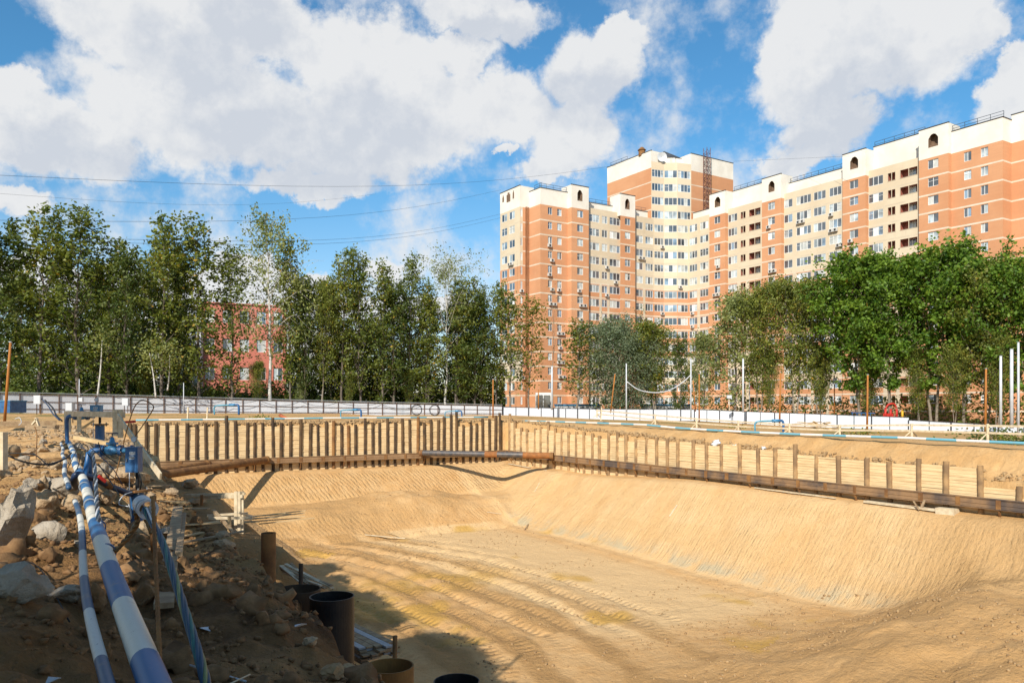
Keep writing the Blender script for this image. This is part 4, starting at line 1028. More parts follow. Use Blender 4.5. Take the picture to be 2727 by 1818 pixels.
# ------------------------------------------------------------------ school and houses behind the trees
def block(name, label, x0, x1, ytop, Y0, Y1, wall, nfl, cols, ww=2.2, wh=2.1, depth=14, group=None):
    a_ = Vector(((x0-CX)/F*Y0, Y0, 0)); b_ = Vector(((x1-CX)/F*Y1, Y1, 0)); zt = (HY-ytop)/F*Y0
    t_ = thing(name, Vector((a_.x, a_.y, -2.5)), label, 'building', group)
    d = (b_-a_).normalized(); L = (b_-a_).length; n = Vector((d.y, -d.x, 0)); n = n if n.dot(a_) < 0 else -n
    fl = (zt+2.2)/nfl; ops = []; wl = []
    for i in range(cols):
        c = L*(i+.5)/cols
        for k in range(nfl):
            zb = zt-.9-fl*k-.2; ops.append((c-ww/2, c+ww/2, zb-wh, zb, .18, 0)); wl.append((a_+d*(c-ww/2), a_+d*(c+ww/2), zb-wh, zb, n, 'w', .16, k))
    keep = FC.mb; FC.mb = MB(); _run(a_, b_, -3, zt, ops, lambda t2, z: 0, [], [])
    c0, c1_ = a_-n*depth, b_-n*depth
    for p, q in ((a_, c0), (b_, c1_), (c0, c1_)): FC.mb.quad((p.x, p.y, -3), (q.x, q.y, -3), (q.x, q.y, zt), (p.x, p.y, zt))
    FC.mb.build('wall', [wall]*3, t_)
    MB().quad((a_.x, a_.y, zt), (b_.x, b_.y, zt), (c1_.x, c1_.y, zt), (c0.x, c0.y, zt)).box(((a_+b_)/2+Vector((0, 0, zt+.1)))[:], (L+.5, .5, .2), math.atan2(d.y, d.x)).build('roof', REDW if wall is REDW else GREYW, t_)
    for w_ in wl:
        f_, g_ = MB(), MB(); window(*w_, f_, g_); fo = f_.build('window', WHITEF, t_); g_.build('pane', GMATS, fo)
    FC.mb = keep
    return t_
block('school_building', 'salmon red four storey building seen between the trees', 535, 762, 806, 140, 146, REDW, 4, 5, 1.6, 2.3)
block('school_building', 'pale grey wing left of the salmon red building, behind dense trees', 262, 535, 838, 138, 139, GREYW, 4, 6, 1.6, 2.2)
block('school_building', 'white wing right of the salmon red building', 764, 985, 872, 146, 152, GREYW, 4, 4, 1.6, 2.2)
# ------------------------------------------------------------------ trees
def quat_pts(cent, size, r, aspect=.62, droop=0.0):
    """random leaf quads around centres"""
    n = len(cent)
    u = r.normal(size=(n, 3)); u[:, 2] *= .6; u[:, 2] -= droop; u /= np.linalg.norm(u, axis=1)[:, None]
    v = r.normal(size=(n, 3)); v -= u*(u*v).sum(1)[:, None]; v /= np.linalg.norm(v, axis=1)[:, None]
    s = (size*(.6+.8*r.random(n)))[:, None] if not np.isscalar(size) else (size*(.6+.8*r.random(n)))[:, None]
    a = u*s*.5; b = v*s*.5*aspect
    V = np.stack([cent-a, cent+b*1.0-a*.1, cent+a, cent-b*1.0-a*.1], 1)
    return V.reshape(-1, 3)
def crown_mesh(cent, size, mt, tint, r, droop=0.0):
    V = quat_pts(cent, size, r, droop=droop); n = len(cent)
    return raw_mesh('crown', V, np.arange(4*n).reshape(-1, 4), mt, dict(tint=np.repeat(tint, 4)))
def tree_proto(seed, H, R0, cb, nl, per, leaf, mt, bark, tr, lean_up=1.0, prof=None, stems=1, droop=0.0, sig=.42, tlo=.0, thi=1.0, forks=3):
    """tapered trunk(s) with limbs; leaves in clumps along each limb's twigs. returns two meshes with their base at the origin"""
    r = np.random.default_rng(seed); mb = MB(); cents = []; tints = []
    prof = prof or (lambda h: math.sin(min(1, max(0, h))**.75*math.pi*.92+.12)**.8)
    for s_ in range(stems):
        sa = r.random()*6.28; so = (0 if stems == 1 else R0*.30); top = np.array([math.cos(sa)*so, math.sin(sa)*so, H*(1-.12*s_*r.random())])
        n = 14; path = []
        wob = r.normal(size=(n+1, 2)).cumsum(0)*H*.0055
        for i in range(n+1):
            f = i/n; path.append(Vector((top[0]*f+wob[i, 0]+(.12*math.cos(sa) if stems > 1 else 0), top[1]*f+wob[i, 1]+(.12*math.sin(sa) if stems > 1 else 0), top[2]*f-.3*(i == 0))))
        rad = [tr*(1-.93*(i/n)**.9)*(1.25 if i == 0 else 1)/(1 if stems == 1 else 1.25) for i in range(n+1)]
        mb.tube(path, rad, 7)
        for k in range(nl):
            f = cb+(1-cb)*((k+.5*r.random())/nl)**.9
            i = min(n-1, int(f*n)); p0 = path[i].lerp(path[i+1], f*n-i)
            h = (f-cb)/(1-cb); az_ = k*2.4+r.random()*.9+s_
            Lr = R0*prof(h)*(.55+.6*r.random()); up = (.5+1.0*h+.5*r.random())*lean_up
            d = np.array([math.cos(az_), math.sin(az_), up]); d /= np.linalg.norm(d)
            L = Lr/max(.35, math.hypot(d[0], d[1])); pts = []
            m = 5; bend = (r.random(3)-.5)*.5
            for j in range(m+1):
                g_ = j/m; q = np.array(p0)+d*L*g_+np.array([bend[0], bend[1], .2+bend[2]])*L*.35*g_*g_
                q[2] -= droop*L*.5*g_**3; pts.append(q)
            r0_ = max(.018, rad[i]*.42)
            mb.tube([Vector(p) for p in pts], [r0_*(1-.85*j/m) for j in range(m+1)], 4, cap=False)
            ct = .5+.5*r.random()
            for tw in range(forks):
                g_ = (.35+.65*(tw+r.random()*.6)/forks); j = min(m-1, int(g_*m)); q = pts[j]*(1-(g_*m-j))+pts[j+1]*(g_*m-j)
                td = r.normal(size=3)*.55+d*.55; td /= np.linalg.norm(td); tl = L*.32*(.6+.7*r.random())
                e = q+td*tl; e[2] -= droop*tl*1.1
                mb.tube([Vector(q), Vector((q+e)/2+r.normal(size=3)*.05), Vector(e)], [r0_*.35, r0_*.22, .008], 3, cap=False)
                c = int(per*(.5+r.random())*(1.0 if h > .12 else .6))
                w_ = r.random(c)**.6
                pc = q+(e-q)*w_[:, None]+r.normal(size=(c, 3))*sig*np.array([1, 1, .75])
                if droop: pc[:, 2] -= r.random(c)*droop*1.6
                cents.append(pc); base = r.random()*.45+.25*ct
                tints.append(np.clip(base+r.normal(size=c)*.16+(r.random(c) > .965)*.5, 0, 1)*(thi-tlo)+tlo)
    cents = np.concatenate(cents); tints = np.concatenate(tints)
    keep = cents[:, 2] > .3; cents, tints = cents[keep], tints[keep]
    cm_ = crown_mesh(cents, leaf, mt, tints, r, droop)
    tmb = bpy.data.meshes.new('trunk'); tmb.from_pydata(mb.v, [], mb.f); tmb.materials.append(bark); tmb.polygons.foreach_set('use_smooth', [True]*len(mb.f)); tmb.update()
    return tmb, cm_, float(np.percentile(cents[:, 2], 99.3))
slim = lambda h: .45+.75*math.sin(min(1, h*.9+.12)*math.pi)**.7*(1-.45*h)
PROTO = {
 'ash0': tree_proto(1, 20, 2.4, .10, 44, 34, .40, LEAF, BARK, .22, 1.25, slim),
 'ash1': tree_proto(2, 20, 2.8, .14, 40, 36, .42, LEAF, BARK, .24, 1.05, slim),
 'ash2': tree_proto(3, 20, 2.3, .08, 46, 28, .36, LEAF, BARK, .20, 1.35, slim, tlo=.0, thi=.8),
 'dark': tree_proto(4, 20, 3.4, .12, 50, 42, .42, LEAFD, BARK, .26, .9, slim),
 'birch': tree_proto(5, 20, 4.2, .30, 44, 34, .27, LEAFB, BIRCH, .20, 1.1, None, droop=.9, sig=.35),
 'birch1': tree_proto(15, 20, 4.6, .36, 40, 34, .28, LEAFB, BIRCH, .22, 1.5, None, droop=.25, sig=.45, thi=.75),
 'maple0': tree_proto(6, 16, 4.3, .24, 34, 54, .36, LEAFM, BARKL, .20, .85, None, stems=2, sig=.36, forks=5),
 'maple1': tree_proto(7, 16, 4.4, .26, 30, 56, .36, LEAFM, BARKL, .22, .75, None, stems=2, sig=.36, thi=.9, forks=5),
 'maple2': tree_proto(8, 16, 3.4, .26, 40, 50, .32, LEAF, BARKL, .18, 1.0, None, stems=2, sig=.5, tlo=.1),
 'willow': tree_proto(9, 12, 5.2, .10, 50, 60, .26, LEAFW, BARKL, .2, .7, None, stems=2, sig=.6, droop=.2),
 'thin': tree_proto(10, 14, 2.0, .22, 26, 20, .34, LEAFY, BARKL, .13, 1.2, slim),
 'thind': tree_proto(11, 14, 2.0, .20, 32, 22, .34, LEAF, BARKL, .15, 1.2, slim),
 'olive': tree_proto(12, 14, 3.8, .2, 42, 54, .34, LEAFB, BARKL, .2, .8, None, sig=.55, thi=.8),
 'bare': tree_proto(13, 16, 1.6, .3, 22, 2, .2, LEAFY, BARKL, .12, 1.6, slim),
}
def tree(kind, x, ytop, Y, ws, label, group, name='tree', rz=None, zb=None):
    """x and ytop on the 2352 px view"""
    tm, cmh, H = PROTO[kind]; xs = x*1.1594; ys = ytop*1.1594
    Y = max(Y, float(np.interp(xs, [0, 300, 1337, 1600, 1850, 2420, 2800], [91, 100, 130, 139, 134, 107, 91]))) 
    X = (xs-CX)/F*Y; zb = (float(outside(X, Y))-.1) if zb is None else zb
    h = (HY-ys)/F*Y-zb; s = h/H
    t_ = thing(name, Vector((X, Y, zb)), label, 'tree', group)
    for nm, me_ in (('trunk', tm), ('crown', cmh)):
        o = bpy.data.objects.new(nm, me_); C.objects.link(o); o.parent = t_
    t_.scale = (ws*s, ws*s, s); t_.rotation_euler = (0, 0, rng.random()*6.28 if rz is None else rz)
    return t_
GL, GR, GB = 'trees behind the fence on the left', 'trees in front of the apartment block', 'trees farther back in the wood'
T = [
 ('dark', 2, 512, 97, 1.1, 'dark bushy tree cut by the left edge of the picture', GL),
 ('ash1', 86, 478, 99, 1.0, 'tall ash with airy crown, leftmost of the two highest at left', GL),
 ('ash0', 140, 545, 104, .8, 'lower slim tree between the two highest at left', GL),
 ('ash2', 186, 472, 100, 1.25, 'highest tree at left with forked dark trunk, right of the airy ash', GL),
 ('ash0', 252, 548, 103, 1.15, 'rounded green tree just right of the highest left tree', GL),
 ('dark', 292, 572, 101, .75, 'very dark tree before the pale grey school wing', GL),
 ('ash1', 368, 502, 104, .95, 'tall light tree left of its equal twin, above the pale grey wing', GL),
 ('dark', 408, 590, 108, .6, 'dark tree between the two equal tall light trees', GL),
 ('ash0', 455, 508, 104, 1.0, 'tall light tree at the left edge of the red building', GL),
 ('ash2', 530, 562, 103, 1.1, 'slender dark pointed tree before the red building', GL),
 ('birch', 618, 490, 106, 1.05, 'tallest weeping birch with white trunk, over the red building', GL),
 ('ash0', 665, 560, 110, .75, 'dark tree with a yellow patch directly right of the weeping birch', GL),
 ('dark', 700, 640, 107, .55, 'short dark tree at the right end of the red building', GL),
 ('maple2', 738, 640, 108, .6, 'yellow green bushy tree before the white wing', GL),
 ('ash1', 782, 578, 110, .8, 'left one of two close airy trees above the white wing', GL),
 ('ash2', 828, 574, 111, .9, 'right one of two close airy trees above the white wing', GL),
 ('ash0', 880, 606, 112, .85, 'narrow tree below the small puff of cloud', GL),
 ('ash2', 945, 584, 113, .8, 'thin sparse tree left of the white trunked birch', GL),
 ('birch1', 1022, 578, 112, .95, 'broad birch with long bright white trunk at the middle', GL),
 ('ash0', 1072, 640, 116, .9, 'green tree immediately right of the white trunked birch', GL),
 ('ash2', 1108, 655, 118, .8, 'narrow dark tree second from the corner of the apartment block', GL),
 ('ash1', 1138, 652, 120, .7, 'slim tree touching the left corner of the apartment block', GL),
 ('thind', 1172, 668, 122, 1.05, 'thin green tree over the left bays of the apartment block', GR),
 ('thin', 1215, 684, 124, 1.15, 'thin yellowing tree before the orange brick corner', GR),
 ('bare', 1268, 640, 125, .6, 'almost bare thin tree beside the grey post', GR),
 ('thind', 1322, 738, 122, 1.5, 'small dark olive tree with pale straight trunk before the brick', GR),
 ('willow', 1418, 728, 126, .95, 'silvery leafed willow left of the dark hedge like trees', GR),
 ('willow', 1452, 765, 122, .9, 'lower silvery willow in front of its taller neighbour', GR),
 ('maple2', 1508, 738, 128, 1.05, 'round dark green tree right of the willows', GR),
 ('dark', 1560, 770, 128, .8, 'dark low tree behind the sagging cable', GR),
 ('olive', 1618, 762, 126, .9, 'olive tree between the round dark tree and the tall right trees', GR),
 ('olive', 1690, 668, 120, .95, 'tall pale olive tree, first of the high right row', GR),
 ('maple2', 1742, 652, 119, .7, 'dark green tree second in the high right row', GR),
 
 ('maple2', 1832, 640, 116, .8, 'sparse tree with thin stems showing beige bays behind', GR),
 ('maple2', 1885, 640, 114, .75, 'sparse tree left of the big maples', GR),
 ('maple0', 1975, 590, 111, 1.0, 'big bright maple, left one of the three big ones', GR),
 ('maple1', 2052, 580, 108, .9, 'middle big maple with forking pale trunks', GR),
 ('maple0', 2142, 566, 106, 1.0, 'right and highest one of the three big maples', GR),
 ('maple1', 2205, 590, 104, .85, 'maple just right of the three biggest', GR),
 ('maple2', 2262, 600, 101, .9, 'maple behind the orange pole at right', GR),
 ('maple0', 2328, 590, 98, .9, 'maple above the white poles at the right edge', GR),
 ('maple1', 2400, 600, 96, .9, 'maple cut off by the right edge of the picture', GR),
 
 
 ('maple2', 2290, 760, 94, .7, 'low dark maple behind the white poles', GR),
 ('maple2', 1990, 790, 100, .75, 'low leafy maple under the big left maple', GR),
 ('maple2', 2112, 800, 99, .7, 'low maple with several pale stems by the fence', GR),
 ('maple2', 2190, 780, 99, .7, 'low maple between the orange pole and the highest maple', GR),
 ('maple2', 1885, 800, 106, .6, 'low leafy tree among thin stems at right', GR),
 ('maple2', 1765, 800, 108, .6, 'low leafy tree behind the grey pole', GR),
 
]
for (k, x, yt, Y, ws, lab, grp) in T: tree(k, x, yt, Y, ws, lab, grp, 'birch_tree' if 'birch' in k else ('willow_tree' if k == 'willow' else ('maple_tree' if 'maple' in k and 'maple' in lab else 'tree')))
BK = ['at the far left edge', 'left of the highest left tree', 'behind the highest left tree', 'right of the highest left tree', 'left of the grey wing', 'over the grey wing', 'between grey wing and red building', 'at the left of the red building', 'above the end of the white wing', 'right of the white wing', 'behind the sparse thin tree', 'behind the white trunked birch', 'right of the white trunked birch', 'left of the apartment corner']
r_ = random.Random(5)
for i, (x, yt) in enumerate([(30, 620), (110, 650), (170, 730), (215, 640), (265, 660), (335, 650), (410, 680), (432, 800), (850, 740), (872, 720), (920, 700), (985, 690), (1050, 700), (1105, 730)]):
    tree(['dark', 'ash1', 'dark', 'ash0'][i % 4], x, yt, 118+r_.random()*12 if x < 520 or x > 660 else 112, 1.15, 'dark green filler tree in the wood, '+BK[i], GB)
for i, (x, yt, k, lab) in enumerate([(120, 850, 'maple2', 'yellow green young tree low at left, before two dark trunks'), (330, 830, 'maple2', 'young tree leaning over the fence before the grey wing'), (590, 830, 'maple2', 'young yellow green tree before the red wall, under the weeping birch'), (690, 870, 'olive', 'pale bush tree at the corner of red and white walls'), (800, 850, 'maple2', 'young tree before the white wing'), (1060, 830, 'maple2', 'young light green tree right of the white birch trunk'), (940, 850, 'maple2', 'young tree at the foot of the sparse thin tree')]):
    tree(k, x, yt, 101+.012*x, .7, lab, 'young trees close behind the left fence', 'young_tree')
def white_stem(x, y0, x1, y1, Y, r0, label):
    p = at(x, y0, Y); q = at(x1, y1, Y)
    t_ = thing('birch_tree', p, label, 'tree', 'white birch stems left of the middle')
    MB().tube(catmull([p, p.lerp(q, .5)+Vector((.1, 0, 0)), q], 6), [r0*(1-.06*i) for i in range(13)], 8).build('trunk', BIRCH, t_, True)
    r = np.random.default_rng(int(x)); n = 500
    c = np.array(q)+r.normal(size=(n, 3))*np.array([1.0, 1.0, 1.2])
    o = bpy.data.objects.new('crown', crown_mesh(c-np.array(p), .3, LEAFB, r.random(n), r)); C.objects.link(o); o.parent = t_
white_stem(260, 1055, 272, 905, 99, .14, 'white birch stem left of the grey wing windows')
white_stem(415, 1058, 398, 940, 98, .12, 'leaning white birch stem low before the grey wing')
white_stem(446, 1040, 452, 945, 101, .11, 'short straight white birch stem right of the leaning one')
# undergrowth: one uncountable mass of leaves behind each fence
def mass(name, x0, x1, n, ytop, Y0, Y1, lm, seed, label, size=.42):
    r = np.random.default_rng(seed); x = x0+(x1-x0)*r.random(n); Y = Y0(x)+(Y1-Y0(x)*0)*r.random(n)
    X = (x-CX)/F*Y; gz = outside(X, Y); top = (HY-ytop)/F*Y*(.45+.6*np.abs(fbm(X, Y, 3.5, 3, seed)*1.4+.5))
    z = gz+(top-gz)*r.random(n)**1.1
    z += 0
    me_ = crown_mesh(np.stack([X, Y, z], 1), size, lm, np.clip(.4*r.random(n)+.35+.7*fbm(X, z*1.5, 2.0, 3, seed+5), 0, 1), r)
    o = bpy.data.objects.new(name, me_); C.objects.link(o); tag(o, label, 'undergrowth', kind='stuff')
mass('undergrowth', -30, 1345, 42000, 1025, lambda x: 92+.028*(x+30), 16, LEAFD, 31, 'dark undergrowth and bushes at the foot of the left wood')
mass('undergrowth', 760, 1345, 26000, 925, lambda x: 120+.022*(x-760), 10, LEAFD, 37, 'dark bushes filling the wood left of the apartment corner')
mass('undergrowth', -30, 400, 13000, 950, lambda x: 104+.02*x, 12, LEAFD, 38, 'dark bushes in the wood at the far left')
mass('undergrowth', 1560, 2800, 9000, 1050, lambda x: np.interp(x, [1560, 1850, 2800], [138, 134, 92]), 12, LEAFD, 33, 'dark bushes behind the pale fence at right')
# trees behind the camera on the left: their shade lies over the near bank
HID = [(-9.5, -11.5, 12.0, 'maple0', 0, 'maple furthest behind the viewer'), (-8.2, -6.0, 12.0, 'maple1', 0, 'maple behind the viewer at the left'), (-8.0, -2.6, 11.6, 'maple0', 0, 'maple left of the viewer beyond the picture edge'), (-5.0, -9.5, 9.0, 'maple1', 0, 'low maple right behind the viewer'), (-3.2, -7.2, 6.6, 'maple1', 0, 'small maple next to the viewer'), (-12.5, -7, 14.5, 'maple1', 0, 'tallest bushy maple behind the viewer'), (-5.4, -4.6, 8.6, 'maple0', 0, 'low maple close left of the viewer'), (-8.2, .4, 10.4, 'maple0', 0, 'maple outside the left edge of the bank')]
# added row of unseen slim ones, crowns shaped to shade a strip of the pit floor
for i, (b, top) in enumerate([(4.2, 5.6), (6, 5.9), (7.8, 5.5), (9.4, 5.8), (11, 5.6), (12.6, 6.5), (14.2, 6.7), (15.6, 6.6), (20.5, 5.9), (22.5, 6.2), (24.5, 6.5), (26.5, 6.8), (28.5, 7.2), (31, 7.8)]):
    HID.append((-3.3-.03*max(0, b-20)-(1.1 if b > 26 else 0), b, top+2.2, 'maple2', 1, 'unseen slim high crowned shade tree outside the left edge, '+['first', 'second', 'third', 'fourth', 'fifth', 'sixth', 'seventh', 'eighth', 'ninth', 'tenth', 'eleventh', 'twelfth', 'thirteenth', 'fourteenth', 'fifteenth'][i]+' from the viewer'))
PROTO['high'] = tree_proto(14, 13.5, 2.1, .72, 34, 260, .30, LEAFM, BARKL, .10, .2, None, sig=.45)
for i, (a, b, h, k, hi, lab) in enumerate(HID):
    tm, cmh, H = PROTO['high' if hi else k]; p = pit(a, b, -2.2)
    t_ = thing('maple_tree', p, lab, 'tree', 'trees outside the picture shading the near bank')
    for nm, me_ in (('trunk', tm), ('crown', cmh)):
        o = bpy.data.objects.new(nm, me_); C.objects.link(o); o.parent = t_
    t_.scale = (h/H*(1.0 if hi else 1.1), h/H*(1.0 if hi else 1.1), h/H); t_.rotation_euler = (0, 0, i*1.3)

for i, (x, yt, Y, lab) in enumerate([(60, 600, 112, 'behind the tall airy ash'), (228, 600, 114, 'just right of the highest left tree'), (330, 590, 114, 'left of the equal tall twins'), (395, 560, 115, 'between the equal tall twins'), (700, 640, 118, 'right of the weeping birch'), (760, 650, 120, 'before the white wing'), (805, 640, 121, 'between the two close airy trees'), (905, 650, 122, 'right of the narrow tree'), (980, 650, 123, 'left of the white trunked birch'), (1045, 650, 124, 'right of the white trunked birch'), (1090, 680, 125, 'left of the narrow dark tree')]):
    tree(['ash1', 'dark', 'ash0'][i % 3], x, yt, Y, 1.0, 'leafy green second row tree '+lab, GB)
# ------------------------------------------------------------------ foreground: header pipes
def gp(a, b, dz=0.0):
    z = float(terrain(np.array([a]), np.array([b]))[0]); return pit(a, b, z+dz)
def gxy(x, y, Y, dz=0.0):      # ground point in the column x at depth Y
    X = (x-CX)/F*Y; return Vector((X, Y, tz(X, Y)+dz))
def down(x, y, lift=0.0):
    """where the sight line through (x, y) of the photograph meets the ground"""
    Y = np.arange(3.5, 110, .06); X = (x-CX)/F*Y; a_, b_ = ab(X, Y); g_ = terrain(a_, b_)
    i = int(np.argmax((HY-y)/F*Y <= g_+.01)); return Vector((X[i], Y[i], g_[i]+lift))
def banded_pipe(name, path, rad, mt, label, seg=20, group=None, joints=True):
    t_ = thing(name, path[0], label, 'pipe', group)
    mb = MB(); mb.tube(path, rad, seg); n = len(path); along = [0.0]
    for i in range(1, n): along.append(along[-1]+(Vector(path[i])-Vector(path[i-1])).length)
    o = mb.build('pipe', mt, t_, True)
    at_ = o.data.attributes.new('along', 'FLOAT', 'POINT'); at_.data.foreach_set('value', np.repeat(np.array(along, np.float32), seg))
    return t_, o
PZ = -1.40
bigp = [pit(.41+.02*math.sin(b*.5), b, PZ+.02*math.sin(b*.8)) for b in np.linspace(-1, 34, 141)]
hb, _ = banded_pipe('header_pipe', bigp, .077, STR_BIG, 'thick blue and white banded pipe running from the bottom edge into the distance')
for b in (8.4, 10.2, 12.6, 15.4, 19.6, 25.0):
    p = pit(.41, b, PZ); MB().ring(p, pit(0, 1), .086, .075, .07, 20).build('coupling', GREYB if b > 12 else BLUE, hb)
smp = [pit(.225+.03*math.sin(b*.7), b, PZ-.03+.03*math.sin(b*.6)) for b in np.linspace(-1, 13.2, 80)]
ls, _ = banded_pipe('header_pipe', smp, .036, STR_SML, 'thin navy and white banded pipe lying along the left of the thick one', 14)
smp2 = [pit(.16+.02*math.sin(b*.9), b, PZ-.02+.02*math.sin(b*.6)) for b in np.linspace(15.6, 34, 80)]
banded_pipe('header_pipe', smp2, .045, STR_SML, 'far thin banded pipe on the left of the thick one, beyond the dark blue hose', 12)
wires = [pit(.50+.012*math.cos(t_), 3.62, PZ+.0) for t_ in (0,)]
tag(MB().ring(pit(.41, 3.42, PZ), pit(.15, 1, .1), .084, .078, .012, 24).build('wire_loop', STEELG), 'thin pale wire looped round the thick pipe at the bottom edge', 'wire')
# supports under the pipe
for i, b in enumerate((20.5, 28)):
    c = pit(.38, b); z0 = tz(c.x, c.y)
    tag(MB().box((c.x, c.y, (z0-.05+PZ-.09)/2), (.5, .12, max(.06, PZ-.09-z0+.05)), R(30)).build('timber_block', WOODG), ['nearer', 'farther'][i]+' timber block under the thick banded pipe', 'timber block', 'blocks carrying the pipe')
# elbow hose that crosses the pipes
hose = [at(204, 1296, 15.6), at(197, 1284, 15.3), at(199, 1268, 15.1), at(209, 1263, 15.1), at(240, 1270, 15.3), at(272, 1283, 15.6), at(300, 1297, 15.9), at(335, 1311, 16.2), at(352, 1315, 16.5)]
th = thing('supply_hose', hose[0], 'dark blue bent hose crossing over the banded pipes to the near well', 'hose')
MB().tube(catmull(hose, 6), .062, 12).build('hose', NAVY, th, True)
MB().tube([hose[5]+Vector((-.02, 0, .02)), hose[5].lerp(hose[6], .8)], .075, 12).build('coupling', RUST, th, True)
MB().beam(at(262, 1267, 15.4), at(281, 1282, 15.5), .05, .06).build('valve_lever', RED, th)

# ------------------------------------------------------------------ two pumping wells with valves
def well(label, cx_, Yw, ytop, ybot, box, pipe_y, x_el, k, near=True):
    """column, control box, valve train. box = (x0, x1, y0, y1); k = scale"""
    cx = (cx_-CX)/F*Yw; base = Vector((cx, Yw, (HY-ybot)/F*Yw)); t_ = thing('pumping_well', base, label, 'pump well')
    zt = (HY-ytop)/F*Yw; rad = .135*k
    MB().tube([base+Vector((0, 0, -.6)), (cx, Yw, zt)], rad, 24).build('casing', BLUE, t_, False)
    MB().tube([(cx, Yw, zt-.02), (cx, Yw, zt+.025)], rad*1.9, 6).build('flange', RUST, t_)
    m = MB()
    for j in range(6):
        a_ = j*1.047; m.tube([(cx+rad*1.5*math.cos(a_), Yw+rad*1.5*math.sin(a_), zt-.06), (cx+rad*1.5*math.cos(a_), Yw+rad*1.5*math.sin(a_), zt+.07)], .016*k, 6)
    m.build('bolts', STEELG, t_)
    bx = ((box[0]+box[1])/2-CX)/F*(Yw-.1); bw = (box[1]-box[0])/F*Yw; zt2 = (HY-box[2])/F*(Yw-.1); zb2 = (HY-box[3])/F*(Yw-.1)
    MB().tube([(cx, Yw, zt), (cx, Yw, (zb2+zt2)/2)], .04*k, 10).build('riser', BLACKR, t_)
    mb_ = MB().box((bx, Yw-.12, (zt2+zb2)/2), (bw*.86, .22*k, zt2-zb2)); mb_.box((bx, Yw-.12, zt2+.008), (bw*.92, .25*k, .016)); 
    bo = mb_.build('control_box', BLUE if near else BLUEL, t_)
    mm = MB().box((bx, Yw-.12-.115*k, (zt2+zb2)/2), (bw*.74, .012, (zt2-zb2)*.92)); mm.build('door', BLUE if near else BLUEL, bo)
    lx = bx+bw*.08; f = Yw-.12-.124*k
    m = MB().box((lx, f, zt2-(zt2-zb2)*.22), (bw*.40, .004, (zt2-zb2)*.13)); m.box((lx-.01, f, zt2-(zt2-zb2)*.40), (bw*.36, .004, (zt2-zb2)*.13)); m.build('paper_label', WHITEP, bo)
    m = MB()
    for j in range(5): m.box((lx-.01-bw*.14+j*bw*.07, f-.004, zt2-(zt2-zb2)*.40), (bw*.03, .003, (zt2-zb2)*.06))
    for j in range(3): m.box((lx, f-.004, zt2-(zt2-zb2)*(.19+.03*j)), (bw*.28, .003, (zt2-zb2)*.010))
    m.build('print_marks', BLACKR, bo)
    m = MB().box((bx-bw*.3, f-.01, (zt2+zb2)/2), (.02*k, .02, .06*k)); m.build('latch', STEELG, bo)
    # horizontal valve train to the left
    zp = (HY-pipe_y)/F*Yw; xl = (x_el-CX)/F*Yw; xr = bx-bw*.4; yy = Yw+.02; L = xr-xl; pr = .058*k
    m = MB().tube(catmull([(xl-.12*k, yy+.12*k, zp-.85*k), (xl-.1*k, yy+.06*k, zp-.4*k), (xl-.05*k, yy, zp-.06*k), (xl+.08*k, yy, zp), (xl+.3*k, yy, zp)], 6), pr, 14); m.build('elbow_pipe', BLUE, t_, True)
    MB().tube([(xl+.25*k, yy, zp), (xr+.02, yy, zp)], pr, 16).build('discharge_pipe', BLUEL if near else BLUE, t_, True)
    vx = xl+L*.50
    m = MB()
    m.tube([(vx-.17*k, yy, zp), (vx-.14*k, yy, zp), (vx-.11*k, yy, zp), (vx, yy, zp), (vx+.11*k, yy, zp), (vx+.14*k, yy, zp), (vx+.17*k, yy, zp)], [pr, pr*1.2, pr*1.5, pr*1.9, pr*1.5, pr*1.2, pr], 18)
    m.tube([(vx, yy, zp), (vx, yy, zp+.13*k), (vx, yy, zp+.2*k), (vx, yy, zp+.28*k)], [pr*1.5, pr*1.4, pr*.9, pr*.55], 14)
    vo = m.build('valve_body', BLUEL, t_, True)
    m = MB()
    for j in range(4):
        a_ = j*1.571+.78; q = Vector((vx+pr*1.75*math.cos(a_), yy+pr*1.75*math.sin(a_), zp+.12*k)); m.tube([q, q+Vector((0, 0, .05*k))], .014*k, 6)
    MB().tube([(vx, yy, zp+.135*k), (vx, yy, zp+.16*k)], pr*2.2, 10).build('bonnet', BLUEL, vo, False)
    m.build('bonnet_bolts', STEELG, vo)
    m = MB().tube([(vx, yy, zp+.26*k), (vx, yy, zp+.37*k)], .012*k, 8); R_ = .11*k; zc = zp+.36*k
    m.tube([(vx+R_*math.cos(j*.393), yy+R_*math.sin(j*.393), zc) for j in range(17)], .011*k, 6)
    for j in range(4): m.beam((vx, yy, zc), (vx+R_*math.cos(j*1.571+.4), yy+R_*math.sin(j*1.571+.4), zc), .014*k, .012*k)
    m.build('handwheel', NAVY, vo)
    for fx in (vx-.2*k, vx-.165*k, vx+.165*k, vx+.20*k, vx+.42*k, vx+.455*k, vx+.60*k):
        if fx > xr+.02: continue
        fo = MB().tube([(fx-.012*k, yy, zp), (fx+.012*k, yy, zp)], pr*2.0, 20).build('pipe_flange', BLUE, t_, False)
        for j in range(8):
            a_ = j*.785+.3; MB().tube([(fx-.035*k, yy+pr*1.65*math.cos(a_), zp+pr*1.65*math.sin(a_)), (fx+.035*k, yy+pr*1.65*math.cos(a_), zp+pr*1.65*math.sin(a_))], .011*k, 6).build('bolt', STEELG, fo)
    # pressure gauge on the box
    gx, gz = bx-bw*.05, zt2+.17*k
    m = MB().tube([(gx, yy-.1, zt2), (gx, yy-.1, gz-.05*k)], .012*k, 6); m.tube([(gx, yy-.12, gz), (gx, yy-.08, gz)], .062*k, 20); go = m.build('pressure_gauge', STEELG, t_)
    MB().tube([(gx, yy-.126, gz), (gx, yy-.121, gz)], .052*k, 20).build('dial', WHITEP, go)
